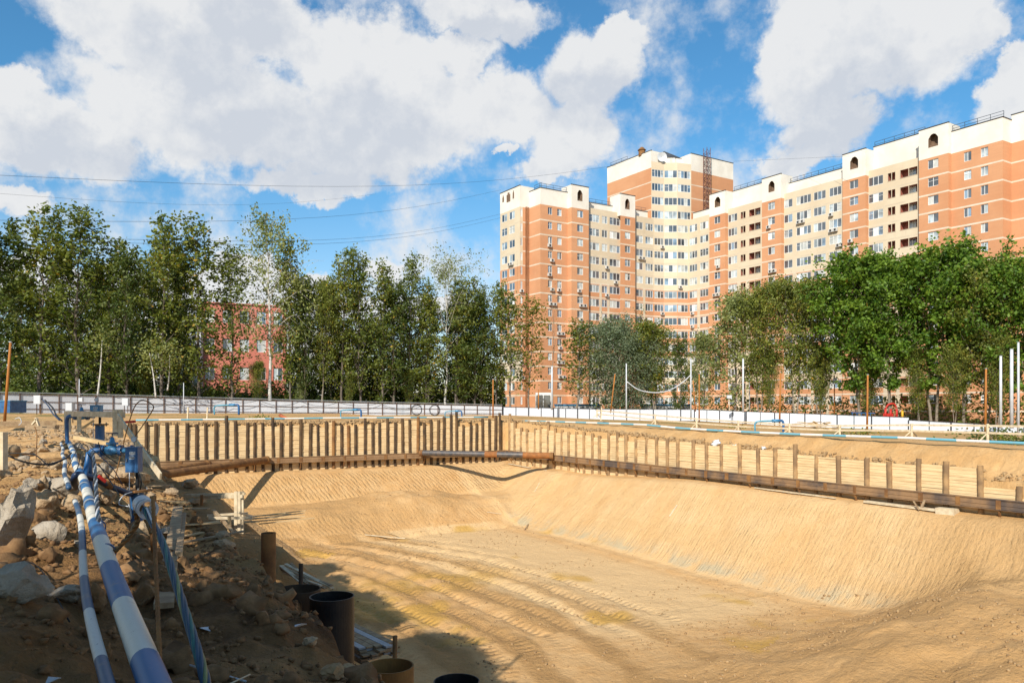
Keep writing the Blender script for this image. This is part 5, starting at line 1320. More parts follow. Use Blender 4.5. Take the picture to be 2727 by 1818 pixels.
    # white cable from the box
    MB().tube(catmull([(bx-.03, Yw-.25*k, zb2), (bx-.02, Yw-.27*k, zb2-.5*k), (bx+.02, Yw-.27*k, zb2-.95*k), (bx-.05, Yw-.24*k, zt-.25*k)], 6), .010, 6).build('cable', WHITEP, t_, True)
    return t_
well('near blue pumping well, its upright box bearing a paper label, with red lever hose beside', 366, 16.6, 1306, 1440, (339, 377, 1191, 1256), 1199, 246, 1.0)
well('farther blue pumping well with light blue box, beside the wooden railing', 266, 28, 1130, 1172, (243, 273, 1079, 1108), 1108, 183, 1.15, False)
tag(MB().tube(catmull([at(352, 1309, 16.0), at(330, 1318, 15.9), at(317, 1335, 15.8), at(320, 1344, 15.8), at(341, 1348, 15.7)], 6), .011, 6).build('white_cable', WHITEP, None, True), 'white cable curling at the foot of the near well', 'cable')
tag(MB().tube(catmull([at(236, 1205, 15.5), at(232, 1235, 15.4), at(226, 1262, 15.2), at(222, 1275, 15.1)], 6), .05, 10).build('branch_hose', BLUE, None, True), 'short blue hose from the near valve down to the thick banded pipe', 'hose')

# ------------------------------------------------------------------ cables and ropes
def twisted(name, path, R_, strands, turns, label, r0=None, n=200):
    pts = catmull(path, n//(len(path)-1)); t_ = thing(name, pts[0], label, 'cable')
    N = len(pts); k = len(strands); ref = Vector((1, 0, 0))
    for i, mt in enumerate(strands):
        out = []
        for j, p in enumerate(pts):
            d = (pts[min(j+1, N-1)]-pts[max(j-1, 0)]).normalized(); e = (ref-d*ref.dot(d)).normalized(); g_ = d.cross(e)
            a_ = 2*math.pi*(i/k+turns*j/N); out.append(p+(e*math.cos(a_)+g_*math.sin(a_))*R_)
        MB().tube(out, r0 or R_*1.25*3.2/k, 8).build('strand', mt, t_, True)
    return t_
bund = [at(386, 1356, 6.55), at(402, 1385, 6.35), at(432, 1442, 5.9), at(462, 1530, 5.3), at(492, 1625, 4.8), at(528, 1740, 4.3), at(556, 1850, 3.95), at(580, 1960, 3.7)]
twisted('cable_bundle', bund, .0165, [BLUEK, GREEN, BLUEK, BLUEK, YELK, BLUEK], 3.2, 'thick twisted bundle of blue and green cables falling to the bottom edge', .0118)
tag(MB().tube(catmull([at(390, 1352, 6.5), at(408, 1395, 6.2), at(415, 1418, 6.0)], 6), .008, 6).build('white_cable', WHITEP, None, True), 'white core showing at the top of the blue cable bundle', 'cable')
ct = thing('plastic_sleeve', at(380, 1352, 6.75), 'pale grey plastic sleeve with the blue cable bundle coming out', 'pipe sleeve')
ax = (at(397, 1366, 6.45)-at(376, 1340, 6.8)).normalized()
MB().ring(at(378, 1341, 6.85), ax, .078, .066, .17, 32).ring(at(392, 1354, 6.71), ax, .086, .066, .035, 32).build('sleeve', WHITEP, ct, False)
MB().tube([at(380, 1350, 6.84), at(369, 1378, 7.1)], .012, 8).build('wire_hook', RUST, ct)
grey = [at(246, 1203, 14.5), at(252, 1235, 13.0), at(256, 1300, 10.8), at(259, 1350, 9.6), at(266, 1410, 8.6), at(276, 1452, 8.0), at(287, 1476, 7.6)]
twisted('twisted_cable', grey, .016, [STEELG, BLUEK, WHITEP, BLACKR], 9, 'grey twisted cable hanging from the near valve over the thick banded pipe', .0125)
rope = [at(287, 1477, 7.6), at(302, 1470, 7.4), at(320, 1452, 7.3), at(345, 1424, 7.2), at(365, 1392, 7.1), at(362, 1362, 7.0), at(372, 1345, 6.95), at(380, 1362, 6.9), at(396, 1395, 6.85), at(405, 1420, 6.8)]
twisted('rope', rope, .013, [ROPE, ROPE, RUST], 8, 'tarred brown rope tied round the plastic sleeve and over the pipe', .012)
def rod(name, pts, r_, mt, label, cat, group=None, smooth=True):
    return tag(MB().tube(catmull(pts, 6) if len(pts) > 2 else pts, r_, 7).build(name, mt, None, smooth), label, cat, group)
def rebar(pts, r_, label):
    p = catmull(pts, 60) if len(pts) > 2 else [Vector(pts[0]).lerp(Vector(pts[1]), i/90) for i in range(91)]
    return tag(MB().tube(p, [r_*(1.18 if i % 2 else .92) for i in range(len(p))], 7).build('rebar', RUST), label, 'rebar')
rebar([at(407, 1322, 5.6), at(432, 1900, 4.1)], .0125, 'upright rusty ribbed rebar rising from the bottom edge beside the thick pipe')
rebar([gxy(300, 1180, 19.5), at(345, 1120, 19), at(372, 1068, 18.6), at(408, 1080, 18.5), at(395, 1110, 18.6), at(358, 1164, 18)], .012, 'long rusty rebar bent to a loop above the near well')
rebar([at(92, 1135, 24), at(98, 1160, 23.6), gxy(95, 1215, 22, -.1)], .014, 'short rusty rebar standing in rubble by the pallet boards')
rod('rust_post', [at(410, 1470, 8.6), at(408, 1320, 8.6)], .035, RUST, 'short rusty post behind the plastic sleeve', 'post')
for i, (pts, r_, mt, lab) in enumerate([
 ([at(0, 1202, 15), at(60, 1228, 15), at(125, 1236, 15.4), at(175, 1220, 16), at(190, 1205, 16.5)], .018, BLACKR, 'black cable sagging from the left edge to the pipes'),
 ([at(12, 1206, 16), at(90, 1210, 16), at(130, 1238, 15.6), at(170, 1222, 16.2)], .012, BLACKR, 'thin black cable above the sagging one at left'),
 ([at(262, 1235, 14), at(290, 1275, 13.4), at(318, 1318, 12.8)], .010, BLACKR, 'thin black cable running down from the near valve'),
 ([at(120, 1065, 42), at(140, 1085, 38), at(150, 1105, 34), at(165, 1120, 32)], .035, BLACKR, 'tangle of dark cables coming from the far grey box'),
 ([at(112, 1062, 42), at(128, 1080, 39), at(140, 1100, 35), at(158, 1118, 32)], .03, NAVY, 'dark blue cable beside the tangle near the far grey box'),
 ([gxy(0, 1450, 9.5, .02), gxy(100, 1452, 9.3, .05), gxy(185, 1560, 7.4, .02)], .008, BLACKR, 'thin black wire across the shaded bank at left'),
 ([at(40, 1115, 26), at(52, 1112, 26), at(57, 1124, 26), at(50, 1132, 26)], .012, WHITEP, 'pale hose end curling by the log at left'),
 ([at(368, 1256, 16.3), at(376, 1280, 16.2), at(374, 1302, 16.3)], .014, BLACKR, 'black cable from the near box to its casing'),
]): rod('cable', pts, r_, mt, lab, 'cable')
r = random.Random(77)
for i in range(9):
    x0 = 180+r.uniform(-10, 30); Y0 = r.uniform(14.5, 20); p = at(x0+r.uniform(0, 60), 1180+r.uniform(-10, 30), Y0)
    q = p+Vector((r.uniform(-.3, .5), r.uniform(-.6, .6), r.uniform(-.9, -.3)))
    rod('dangling_cable', [p, p.lerp(q, .5)+Vector((r.uniform(-.15, .15), 0, r.uniform(-.1, .25))), q], .009, r.choice([BLACKR, NAVY, ROPE, GREEN]), 'one of several thin dangling cables tangled about the near valve', 'cable', 'tangled thin cables at the near valve')

# ------------------------------------------------------------------ timber
def plank(p, q, w_, h_, mt, label, cat='plank', group=None, name='plank'):
    return tag(MB().beam(p, q, w_, h_).build(name, mt), label, cat, group)
plank(down(474, 1372, .20), down(436, 1640, .12), .20, .06, WOODG, 'wide weathered plank lying towards the viewer beside the blue cable bundle')
plank(down(490, 1390, .20), down(476, 1500, .12), .10, .07, WOODG, 'narrow weathered timber right of the wide plank')
# railing at the head of the pit
rl = thing('wooden_railing', gxy(230, 1150, 27), 'pale board railing with a long diagonal brace left of the far pile wall', 'railing')
for (x, y0, y1, Y, wd) in ((180, 1094, 1150, 29, .3), (211, 1108, 1150, 27.5, .16), (308, 1090, 1160, 25, .22), (321, 1090, 1165, 25, .2)):
    MB().beam(at(x, y0, Y), at(x, y1, Y), wd*.8, .05, up=(0, 1, 0)).build('post', WOODW, rl)
MB().beam(at(174, 1101, 28.4), at(332, 1104, 24.8), .04, .19).build('board', WOODW, rl)
MB().beam(at(313, 1108, 24.7), at(428, 1268, 21.5), .05, .19).build('diagonal_brace', WOODW, rl)
MB().beam(at(218, 1140, 27.3), at(250, 1120, 27.3), .04, .07).build('short_brace', WOOD, rl)
plank(at(200, 1164, 20.5), at(288, 1181, 20), .12, .09, WOOD, 'board lying behind the near valve')
plank(at(230, 1185, 18), at(262, 1225, 17.4), .12, .06, WOODG, 'tilted weathered board behind the near valve elbow')
rd = thing('red_bracket', gxy(340, 1122, 32), 'red painted steel bar lying beyond the railing', 'steel bar'); MB().beam(at(329, 1124, 32), at(360, 1122, 32), .12, .1).build('bar', RED, rd)
pl = thing('pallet', gxy(110, 1140, 31), 'weathered pallet on the ground at left with scrap boards on it', 'pallet')
for j in range(4): MB().beam(at(72, 1134+j*3, 32-j*.5), at(152, 1133+j*3, 32-j*.5), .3, .04).build('slat', WOODG, pl)
for j in range(3): MB().beam(at(80+j*34, 1146, 31.5), at(80+j*34, 1146, 30.3), .1, .12).build('bearer', WOODG, pl)
plank(at(86, 1130, 31), at(100, 1114, 31), .12, .05, WOODW, 'white scrap board leaning up on the pallet')
plank(at(96, 1112, 31), at(104, 1134, 31), .12, .05, WOODW, 'white scrap board crossing the leaning one on the pallet')
plank(at(0, 1128, 36), at(150, 1126, 37), .2, .22, WOODG, 'long dark timber baulk lying behind the pallet')
rod('log', [gxy(-20, 1110, 27, .22), gxy(40, 1110, 26.5, .2)], .22, WOODG, 'stout grey log at the left edge', 'log')
plank(at(4, 1150, 13), at(4, 1250, 13), .13, .13, WOODW, 'pale concrete coloured post cut by the left edge', 'post')
# frame of pale boards on the ledge (bench mark frame)
fr = thing('batter_boards', gxy(640, 1425, 24.5), 'pale timber structure standing on the ledge left of the pit', 'wooden frame')
FA = 24.0
for x in (628, 637, 645): MB().beam(at(x, 1308, FA-.05*(x == 637)), at(x, 1420, FA-.05*(x == 637)), .09, .05, up=(0, 1, 0)).build('upright', WOODW, fr)
MB().beam(at(490, 1318, 25.5), at(652, 1314, FA-.08), .04, .08).build('top_board', WOODW, fr)
MB().beam(at(517, 1324, 25.4), at(646, 1321, FA-.12), .04, .10).build('second_board', WOODW, fr)
MB().beam(at(552, 1372, FA), at(660, 1366, FA+.3), .09, .06).build('low_board', WOODW, fr)
MB().beam(at(556, 1379, FA-.5), at(672, 1378, FA-.4), .05, .08).build('front_board', WOODW, fr)
MB().beam(at(634, 1364, FA-.5), at(676, 1375, FA+.1), .10, .05).build('cross_board', WOODW, fr)
plank(at(568, 1358, 24.2), at(622, 1418, 22.8), .10, .06, WOODG, 'dark board leaning under the pale timber structure')
plank(at(537, 1317, 24.8), at(537, 1345, 24.8), .07, .07, RUST, 'short rusty stake under the top of the pale timber structure', 'stake')
plank(at(611, 1374, 23.2), at(611, 1414, 23.2), .09, .06, WOOD, 'orange tinted stake before the pale timber structure', 'stake')
for i in range(12):
    x = 590+i*9; y = 1350+r.uniform(0, 18); Y = 27+r.uniform(-1, 1)
    g0 = at(x, y, Y); L = r.uniform(.8, 2.2); an = r.uniform(-.2, .5); z0 = tz(g0.x, g0.y)+.06+.03*i
    d = Vector((math.cos(an), math.sin(an), r.uniform(0, .12)))*L
    plank(Vector((g0.x, g0.y, z0)), Vector((g0.x, g0.y, z0))+d, .07, .03, WOOD, 'one of the loose sticks heaped behind the pale timber structure', 'stick', 'sticks heaped behind the pale timber structure', 'stick')
# sticks and boards lying about the pit
def lay(x0, y0, x1, y1, w_, h_, mt, label, lift=.05, zf=None, cat='stick'):
    def down(x, y):                              # march the sight line to the ground
        Y = np.arange(8, 110, .12); X = (x-CX)/F*Y; a_, b_ = ab(X, Y); g_ = terrain(a_, b_)
        i = int(np.argmax(((HY-y)/F*Y <= g_+.02) | (a_ > 36.4))); return Vector((X[i], Y[i], g_[i]+lift))
    return plank(down(x0, y0), down(x1, y1), w_, h_, mt, label, cat, None, 'board' if cat == 'board' else 'stick')
lay(972, 1425, 1079, 1434, .10, .05, WOODW, 'white batten lying on the pit floor near its middle')
lay(1448, 1252, 1454, 1240, .05, .03, WOODW, 'pale stick high on the slope below the corner strut')
lay(1424, 1310, 1455, 1248, .05, .03, WOODW, 'thin batten running down the slope below the corner strut')
lay(1402, 1372, 1424, 1341, .06, .04, WOOD, 'brown stick near the foot of the slope')
lay(1297, 1364, 1335, 1370, .07, .04, WOODW, 'pale stick at the foot of the corner slope')
lay(1783, 1378, 1803, 1347, .08, .05, WOODW, 'grey white stick halfway down the right slope')
lay(1397, 1411, 1407, 1398, .06, .05, WOODG, 'dark short stick on the floor below the slope')
rod('surveying_staff', [at(1475, 1234, 69.5), at(1492, 1148, 69.5)], .035, WOODW, 'thin white staff leaning on the right pile wall beside the strut end', 'staff')
for i, (a_) in enumerate([(2305, 1328, 2505, 1352, .35, .1, 'long board of the plank heap under the right waler'), (2312, 1336, 2500, 1358, .3, .08, 'lower long board of the plank heap under the right waler'), (2498, 1348, 2548, 1352, .5, .3, 'short thick block at the end of the plank heap under the right waler'),
   (2045, 1288, 2180, 1318, .15, .05, 'long thin board below the middle of the right waler'), (2010, 1290, 2120, 1312, .12, .05, 'thin board left of its twin below the right waler'), (2080, 1300, 2225, 1328, .12, .05, 'lowest thin board below the right waler'), (1355, 1225, 1412, 1232, .2, .05, 'board lying under the right end of the corner strut')]):
    lay(*a_[:4], a_[4], a_[5], WOODW, a_[6], .08, cat='board')
plank(at(2452, 1357, 38.2), at(2466, 1321, 38.4), .12, .04, WOODG, 'grey board propped in a V on the plank heap')
plank(at(2432, 1332, 38.4), at(2448, 1357, 38.2), .12, .04, WOODG, 'second grey board of the V on the plank heap')
# boards stacked in the shade beside the black casing
hp = pit(6.2, 19.5); hz = tz(hp.x, hp.y)
st = thing('board_stack', (hp.x, hp.y, hz), 'stack of grey boards in the shade right of the black casing', 'board stack')
r = random.Random(4)
for i in range(26):
    j, k = i % 5, i//5; y0 = r.uniform(-.35, .25); c = at(982, 1700, 17.2)
    d = Vector((.62, -.78, 0)); s_ = Vector((.78, .62, 0)); o_ = c+s_*(-.36+.17*j)+Vector((0, 0, -.05-.055*k))
    MB().beam(o_-d*(1.3+y0), o_+d*(.5+r.uniform(-.15, .2)), .155, .04).build('board', WOODG if i % 3 else GREYB, st)
for i in range(9):
    p = at(742+r.uniform(0, 40), 1500+r.uniform(-12, 26), 19.5); q = at(840+r.uniform(0, 45), 1572+r.uniform(-14, 20), 17.8)
    plank(p, q, r.uniform(.06, .12), .03, WOODG if i % 2 else WOODW, 'one of the narrow boards slanting down behind the black casing', 'board', 'narrow boards behind the casing', 'board')
lay(1030, 1420, 1100, 1436, .05, .03, WOOD, 'thin brown stick left of the white batten')

# ------------------------------------------------------------------ casings along the near side of the pit
def casing(x, ytop, Y, dia, h, mt, label, openr=True, tilt=(0, 0)):
    p = at(x, ytop, Y); t_ = thing('steel_casing', (p.x, p.y, p.z-h), label, 'pile casing', 'steel casings along the near side of the pit')
    m = MB().ring((p.x, p.y, p.z-h), (tilt[0], tilt[1], 1), dia/2, dia/2-.018, h, 48); m.build('tube', mt, t_, False)
    return t_
CB = mat('ochre_rust_steel', (.30, .15, .04), .8, .3, 2.5, .4, 40, .006, col2=(.2, .10, .03))
casing(884, 1586, 14.2, .79, 6.8, BLACKS, 'big black coated casing in the shade, the tallest of the row')
casing(795, 1567, 15.0, .82, 4.2, RUSTD, 'brown open casing half buried just left of the black one')
casing(1038, 1771, 10.9, .66, 5.0, CB, 'ochre rusty open casing with soil in it at the bottom edge')
casing(715, 1418, 17.6, .32, 6.2, RUST, 'tall brown casing at the corner of the bank, left of the boards')
casing(1216, 1812, 14.5, .85, 4.5, BLACKS, 'black casing rim at the very bottom edge')
rod('steel_stake', [at(801, 1500, 17.5), at(801, 1700, 17.5)], .05, RUSTD, 'dark steel stake behind the brown open casing', 'stake')
rod('steel_stake', [at(1052, 1692, 16.0), at(1050, 1900, 16.0)], .05, RUST, 'dark steel stake right of the board stack', 'stake')
# ------------------------------------------------------------------ rocks
# (x, foot y, half width px, height px, material, label)
ROCKS = [(8, 1482, 56, 180, CONC, 'biggest upright grey boulder at the left edge'),
 (42, 1606, 66, 86, CONC, 'grey white boulder low at the left edge'),
 (165, 1604, 58, 40, CONC, 'flat grey slab half buried right of the low left boulder'),
 (78, 1306, 22, 30, CONC, 'pale angular stone between the big boulder and the pipes'),
 (112, 1305, 15, 37, STONE, 'upright reddish stone left of the banded pipes'),
 (160, 1322, 36, 58, CONC, 'large round stone touching the banded pipes'),
 (113, 1356, 38, 52, STONE, 'bright flat boulder left of the banded pipes'),
 (180, 1360, 38, 44, STONE, 'flat bright stone against the banded pipes'),
 (281, 1343, 24, 42, STONE, 'bright stone between the thick pipe and the near well'),
 (262, 1268, 24, 34, CONC, 'grey stone under the near valve'),
 (314, 1286, 38, 44, STONE, 'broad brown slab behind the near box'),
 (374, 1292, 28, 38, STONE, 'grey stone right of the near box'),
 (111, 1182, 11, 14, CONC, 'white stone amid the rubble left of the pipes'),
 (70, 1215, 16, 14, STONE, 'grey stone in the rubble left of the sagging cable'),
 (42, 1238, 18, 16, STONE, 'grey brown stone above the biggest boulder'),
 (205, 1462, 12, 22, CONC, 'small pinkish stone beside the thin pipe'),
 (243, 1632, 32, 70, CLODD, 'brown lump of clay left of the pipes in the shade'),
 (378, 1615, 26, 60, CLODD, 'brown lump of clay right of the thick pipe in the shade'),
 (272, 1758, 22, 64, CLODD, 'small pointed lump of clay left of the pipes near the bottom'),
 (822, 1722, 20, 22, STONE, 'sandy stone at the brink before the black casing'),
 (880, 1812, 34, 40, CLODM, 'sunlit lump of soil at the brink near the ochre casing'),
 (925, 1800, 24, 30, CLODM, 'second sunlit lump of soil beside the ochre casing'),
 (500, 1300, 24, 24, STONE, 'brown stone at the brink behind the diagonal brace'),
 (455, 1318, 20, 18, STONE, 'pale stone on the bank right of the near well'),
 (520, 1345, 26, 22, STONE, 'sandy stone left of the pale timber structure')]
for i, (x, y, hw, hp, mt_, lab) in enumerate(ROCKS):
    p = down(x, y); k = p.y/F
    tag(MB().rock((p.x, p.y+hw*k*.5, p.z+hp*k*.42), (hw*k*1.08, hw*k*.85, hp*k*.62), i*7+3, 3, rough=.32).build('boulder', mt_, None, False), lab, 'rock')
tag(MB().rock(at(1010, 1790, 10.9)-Vector((0, 0, .15)), (.12, .12, .12), 5, 3).build('boulder', CONC), 'white stone in the ochre casing', 'rock')
r = random.Random(21)
for i in range(46):
    b = r.uniform(12, 34); a = r.uniform(-.06*b-1.0, 3.3); s_ = r.uniform(.06, .26)
    if abs(a-.35) < .3: a += .7
    p = gp(a, b); lab = 'one of the smaller broken stones strewn over the lit part of the left bank'
    tag(MB().rock((p.x, p.y, p.z+s_*.3), (s_*1.2, s_, s_*.7), i+300, 2).build('stone', STONE if i % 3 else CONC, None, False), lab, 'stone', 'broken stones strewn over the left bank')
# litter on the near bank
for i, (x, y, Y, sx, sy, lab) in enumerate([(200, 1745, 5.1, .05, .10, 'white paper scrap beside the muddy puddle'), (140, 1702, 5.6, .07, .03, 'crumpled pale plastic scrap low at left'), (545, 1775, 8.1, .08, .05, 'white plastic scrap on the bank right of the cable bundle'), (500, 1740, 5.4, .12, .012, 'white strip of plastic between rebar and cable bundle'), (795, 1735, 8.6, .12, .02, 'white strip lying near the brink at bottom')]):
    p = gxy(x, y, Y, .012); m = MB(); c_ = math.cos(i), math.sin(i)
    pts = [(-sx, -sy, 0), (sx*.3, -sy*1.1, .02), (sx, sy*.6, .0), (-sx*.2, sy, .03)]
    vs = [(p.x+q[0]*c_[0]-q[1]*c_[1], p.y+q[0]*c_[1]+q[1]*c_[0], p.z+q[2]+dz) for dz in (0, .004) for q in pts]
    m.add(vs, [(0, 1, 2, 3), (7, 6, 5, 4), (0, 4, 5, 1), (1, 5, 6, 2), (2, 6, 7, 3), (3, 7, 4, 0)]); tag(m.build('litter', WHITEP), lab, 'litter')
rod('thin_rod', [gxy(505, 1605, 6.9, .04), gxy(655, 1645, 6.5, .03)], .009, WHITEP, 'pale metal rod lying on the bank right of the cable bundle', 'rod')
rod('thin_rod', [gxy(540, 1690, 6.1, .03), gxy(666, 1642, 6.6, .05)], .007, WOODW, 'second thin rod forming a V with the pale one', 'rod')

# ------------------------------------------------------------------ along the far brink
bp_ = [pit(a, WB+.9, z) for a, z in ((5.2, -1.12), (12, -1.12), (20, -1.08), (28, -1.1), (36.6, -1.12))]
bpp = [Vector(bp_[i]).lerp(Vector(bp_[i+1]), k/8) for i in range(4) for k in range(8)]
banded_pipe('barrier_pipe', bpp, .07, STR_BAR, 'white and blue banded pipe along the brink behind the far pile wall', 10)
brp = []
for (x, y) in [(1385, 1120), (1460, 1122), (1560, 1125), (1650, 1128), (1720, 1131), (1790, 1138), (1860, 1143), (1990, 1150), (2120, 1156), (2260, 1161), (2420, 1166), (2560, 1173), (2727, 1180), (2850, 1186)]:
    k = (x-CX)/F; a0 = WA+2.1; b0 = a0*(CA-k*SA)/(k*CA+SA); p = pit(a0, b0); brp.append(Vector((p.x, p.y, (HY-y)/F*p.y)))
brp2 = [brp[i].lerp(brp[i+1], k/6) for i in range(len(brp)-1) for k in range(6)]
banded_pipe('barrier_pipe', brp2, .075, STR_BAR, 'white and blue banded pipe along the brink above the right pile wall', 10)
def brink(x, y, da, dz=0.0):
    k = (x-CX)/F; a0 = WA+da; b0 = a0*(CA-k*SA)/(k*CA+SA); p = pit(a0, b0); return Vector((p.x, p.y, (HY-y)/F*p.y+dz))
wr = thing('wooden_railing', brink(2300, 1150, 6), 'long pale wooden railing beyond the banded pipe on the right', 'railing')
rpos = [(1590, 1090, 1112), (1745, 1102, 1130), (1855, 1112, 1138), (1966, 1119, 1148), (2102, 1127, 1152), (2236, 1130, 1158), (2428, 1127, 1162), (2630, 1128, 1172), (2800, 1130, 1180)]
for i, (x, y0, y1) in enumerate(rpos):
    p, q = brink(x, y0, 6), brink(x, y1, 6); MB().beam(p, q, .12, .08, up=(0, 1, 0)).build('post', WOODW, wr)
    for s_ in (-.35, .35): MB().beam(p.lerp(q, .55), q+Vector((s_, .1, 0)), .06, .05).build('strut', WOODW, wr)
    if i < len(rpos)-1:
        x2, y2, y3 = rpos[i+1]
        for f in (.12, .55): MB().beam(brink(x, y0+(y1-y0)*f, 6), brink(x2, y2+(y3-y2)*f, 6), .05, .11).build('rail', WOODW, wr)
def small_pipes(x, y, Y, s_, label):
    t_ = thing('blue_pipework', at(x, y, Y), label, 'pipework'); p = at(x, y, Y)
    P_ = lambda dx, dz: (p.x+dx*s_, p.y, p.z+dz*s_)
    MB().tube(catmull([P_(-1.2, 0), P_(-1.2, .6), P_(-.9, .75), P_(.1, .8)], 5), .06*s_, 8).build('pipe', BLUEC, t_, True)
    MB().tube([P_(0, .8), P_(.5, .8)], .11*s_, 8).build('valve', BLUEL, t_, True)
    MB().tube(catmull([P_(.4, .8), P_(.7, .8), P_(.8, .6), P_(.8, 0)], 5), .09*s_, 8).build('riser', BLUE, t_, True)
small_pipes(610, 1104, 71, 1.1, 'light blue pipework by the fence left of the middle')
small_pipes(940, 1112, 74, .95, 'blue pipework frame behind the far pile wall, left of the two hose coils')
small_pipes(1212, 1112, 76, .8, 'small blue pipework left of the tall piles near the corner')
small_pipes(2056, 1150, 56, 1.0, 'light blue pipework on the right brink before the railing')
for i, (x, y) in enumerate([(1110, 1091), (1158, 1092)]):
    p = at(x, y, 104); m = MB(); 
    for k in range(3): m.tube([(p.x+(.60+.06*k)*math.cos(j*.3), p.y-.1*k, p.z+(.62+.05*k)*math.sin(j*.3)) for j in range(22)], .022, 6)
    tag(m.build('hose_coil', BLACKR, None, True), ['left', 'right'][i]+' one of two black hose coils hung on the long fence', 'hose coil')
rod('orange_tarp_roll', [at(746, 1105, 72), at(772, 1121, 70)], .16, mat('orange_plastic', (.55, .16, .06), .6), 'orange plastic roll lying on the brink of the far wall', 'plastic roll')
p = at(1610, 1132, 66)
# planks and debris heap on the right
for i in range(16):
    c = brink(2180+r.uniform(-40, 60), 1133+r.uniform(-9, 10), 10); d = Vector((r.uniform(-1, 1), r.uniform(-.3, .3), r.uniform(-.1, .15)))*r.uniform(.5, 1.2)
    plank(c-d, c+d, .22, .05, WOODG if i % 2 else WOOD, 'one of the broken boards in the heap beyond the right banded pipe', 'board', 'broken boards heaped on the right brink', 'board')
def bag(x, y, da, s_, label):
    p = brink(x, y, da); tag(MB().rock((p.x, p.y, p.z), (s_*1.3, s_*.8, s_), int(x), 3, rough=.9).build('plastic_sheet', mat('white_sheet', (.75, .75, .74), .6, .1), None, True), label, 'plastic sheet')
bag(1907, 1179, .3, .28, 'white crumpled sheet on the brink between two sandy piles'); bag(1957, 1188, .3, .13, 'small white rag right of the crumpled sheet'); bag(2034, 1193, .3, .12, 'tiny white rag behind a middle pile of the right wall')
tag(MB().rock(at(1486, 1233, 68.5), (.5, .3, .25), 5, 3, rough=.9).build('plastic_sheet', mat('white_sheet', (.75, .75, .74), .6, .1), None, True), 'white sheet on the ledge at the right end of the corner strut', 'plastic sheet')
# cabins behind the right fence
def cabin(x0, x1, ytop, Y, label, mt):
    a_, b_ = at(x0, ytop, Y), at(x1, ytop+2, Y+4); t_ = thing('site_cabin', (a_.x, a_.y, -2.6), label, 'cabin', 'blue topped cabins behind the pale fence')
    d = (b_-a_); d.z = 0; L = d.length; d.normalize(); n = Vector((-d.y, d.x, 0)); c = (a_+b_)/2+n*1.2
    MB().box((c.x, c.y, (a_.z-2.6)/2), (L, 2.4, a_.z+2.6), math.atan2(d.y, d.x)).build('wall', WHITEP, t_)
    MB().box((c.x, c.y, a_.z+.08), (L+.2, 2.6, .3), math.atan2(d.y, d.x)).build('roof', mt, t_)
    for k in range(3):
        q = a_+d*(L*(k+.5)/3)-n*.03; MB().box((q.x, q.y, a_.z-.75), (.9, .05, .7), math.atan2(d.y, d.x)).build('window', GLASS, t_)
cabin(1497, 1600, 1079, 139, 'blue roofed cabin left of the sagging cable', BLUEL); cabin(1728, 1838, 1079, 138, 'blue roofed cabin behind the grey post right of the sagging cable', BLUEL)
# entrance box, dark glazed porch at the foot of the block
p0, p1 = at(1428, 1049, 153), at(1466, 1049, 155)
pr_ = thing('glazed_porch', (p0.x, p0.y, -2.8), 'dark glazed porch with white frame at the foot of the orange block', 'porch')
MB().box(((p0.x+p1.x)/2, 155.2, -.2), (3.0, 1.6, 5.4)).build('frame', WHITEF, pr_)
for s_ in (-.72, .72): MB().box(((p0.x+p1.x)/2+s_, 154.37, -.1), (1.3, .06, 4.2)).build('pane', GLASS, pr_)

# ------------------------------------------------------------------ poles, wires, playground
def pole(x, y0, y1, Y, r_, mt, label, group, name='pole', lean=0):
    p, q = at(x, y1, Y), at(x+lean, y0, Y); t_ = thing(name, p, label, 'pole', group)
    r_ *= .8; MB().tube([p+Vector((0, 0, -.4)), q], [r_, r_*.8], 10).build('shaft', mt, t_, True)
    MB().tube([q, q+Vector((0, 0, .06))], r_*.95, 10).build('cap', RUST if mt is RUSTO else GREYB, t_, False)
    return t_
GPO = 'rust orange poles round the site'; GPW = 'pale metal poles along the fence'
ORP = mat('orange_rust_pole', (.42, .16, .03), .75, .2, 1.0, col2=(.3, .12, .03))
pole(12, 912, 1102, 38, .085, ORP, 'leaning rust pole at the far left before the dark trees', GPO, lean=16)
pole(1313, 1010, 1108, 88, .11, ORP, 'rust pole at the left corner of the apartment block', GPO)
pole(1434, 1035, 1082, 118, .12, ORP, 'short rust pole before the dark porch', GPO)
pole(1626, 995, 1092, 118, .13, ORP, 'leaning rust pole with pale top left of the sagging cable', GPO, lean=12)
pole(1852, 1012, 1088, 118, .12, ORP, 'rust pole tilted left beside the tall ladder like post', GPO, lean=-6)
pole(1862, 995, 1115, 105, .13, ORP, 'upright rust pole right of the sagging cable', GPO)
pole(2076, 992, 1122, 85, .12, ORP, 'rust pole halfway along the pale fence', GPO, lean=3)
pole(2222, 1000, 1100, 118, .12, ORP, 'rust pole with a small floodlight, behind the fence', GPO)
pole(2309, 998, 1145, 78, .13, ORP, 'rust pole before the left big maple', GPO, lean=2)
pole(2624, 982, 1146, 70, .13, ORP, 'rust pole left of the white poles at the right edge', GPO, lean=2)
WPO = mat('white_grey_pole', (.55, .57, .6), .55, .1, 1)
pole(1470, 975, 1084, 128, .22, WPO, 'thick grey post before the orange corner', GPW)
pole(1668, 968, 1106, 112, .13, WPO, 'white pole at the left end of the sagging cable', GPW)
pole(1840, 956, 1110, 112, .13, WPO, 'white pole at the right end of the sagging cable', GPW)
pole(1979, 955, 1090, 118, .20, WPO, 'thick grey pole in the dark trees right of the middle', GPW)
pole(1996, 950, 1085, 128, .13, WPO, 'thin grey pole behind the thick grey one', GPW)
pole(2665, 948, 1130, 84, .19, WPO, 'left one of three white poles at the right edge', GPW)
pole(2694, 930, 1130, 84, .24, WPO, 'middle and thickest of three white poles at the right edge', GPW)
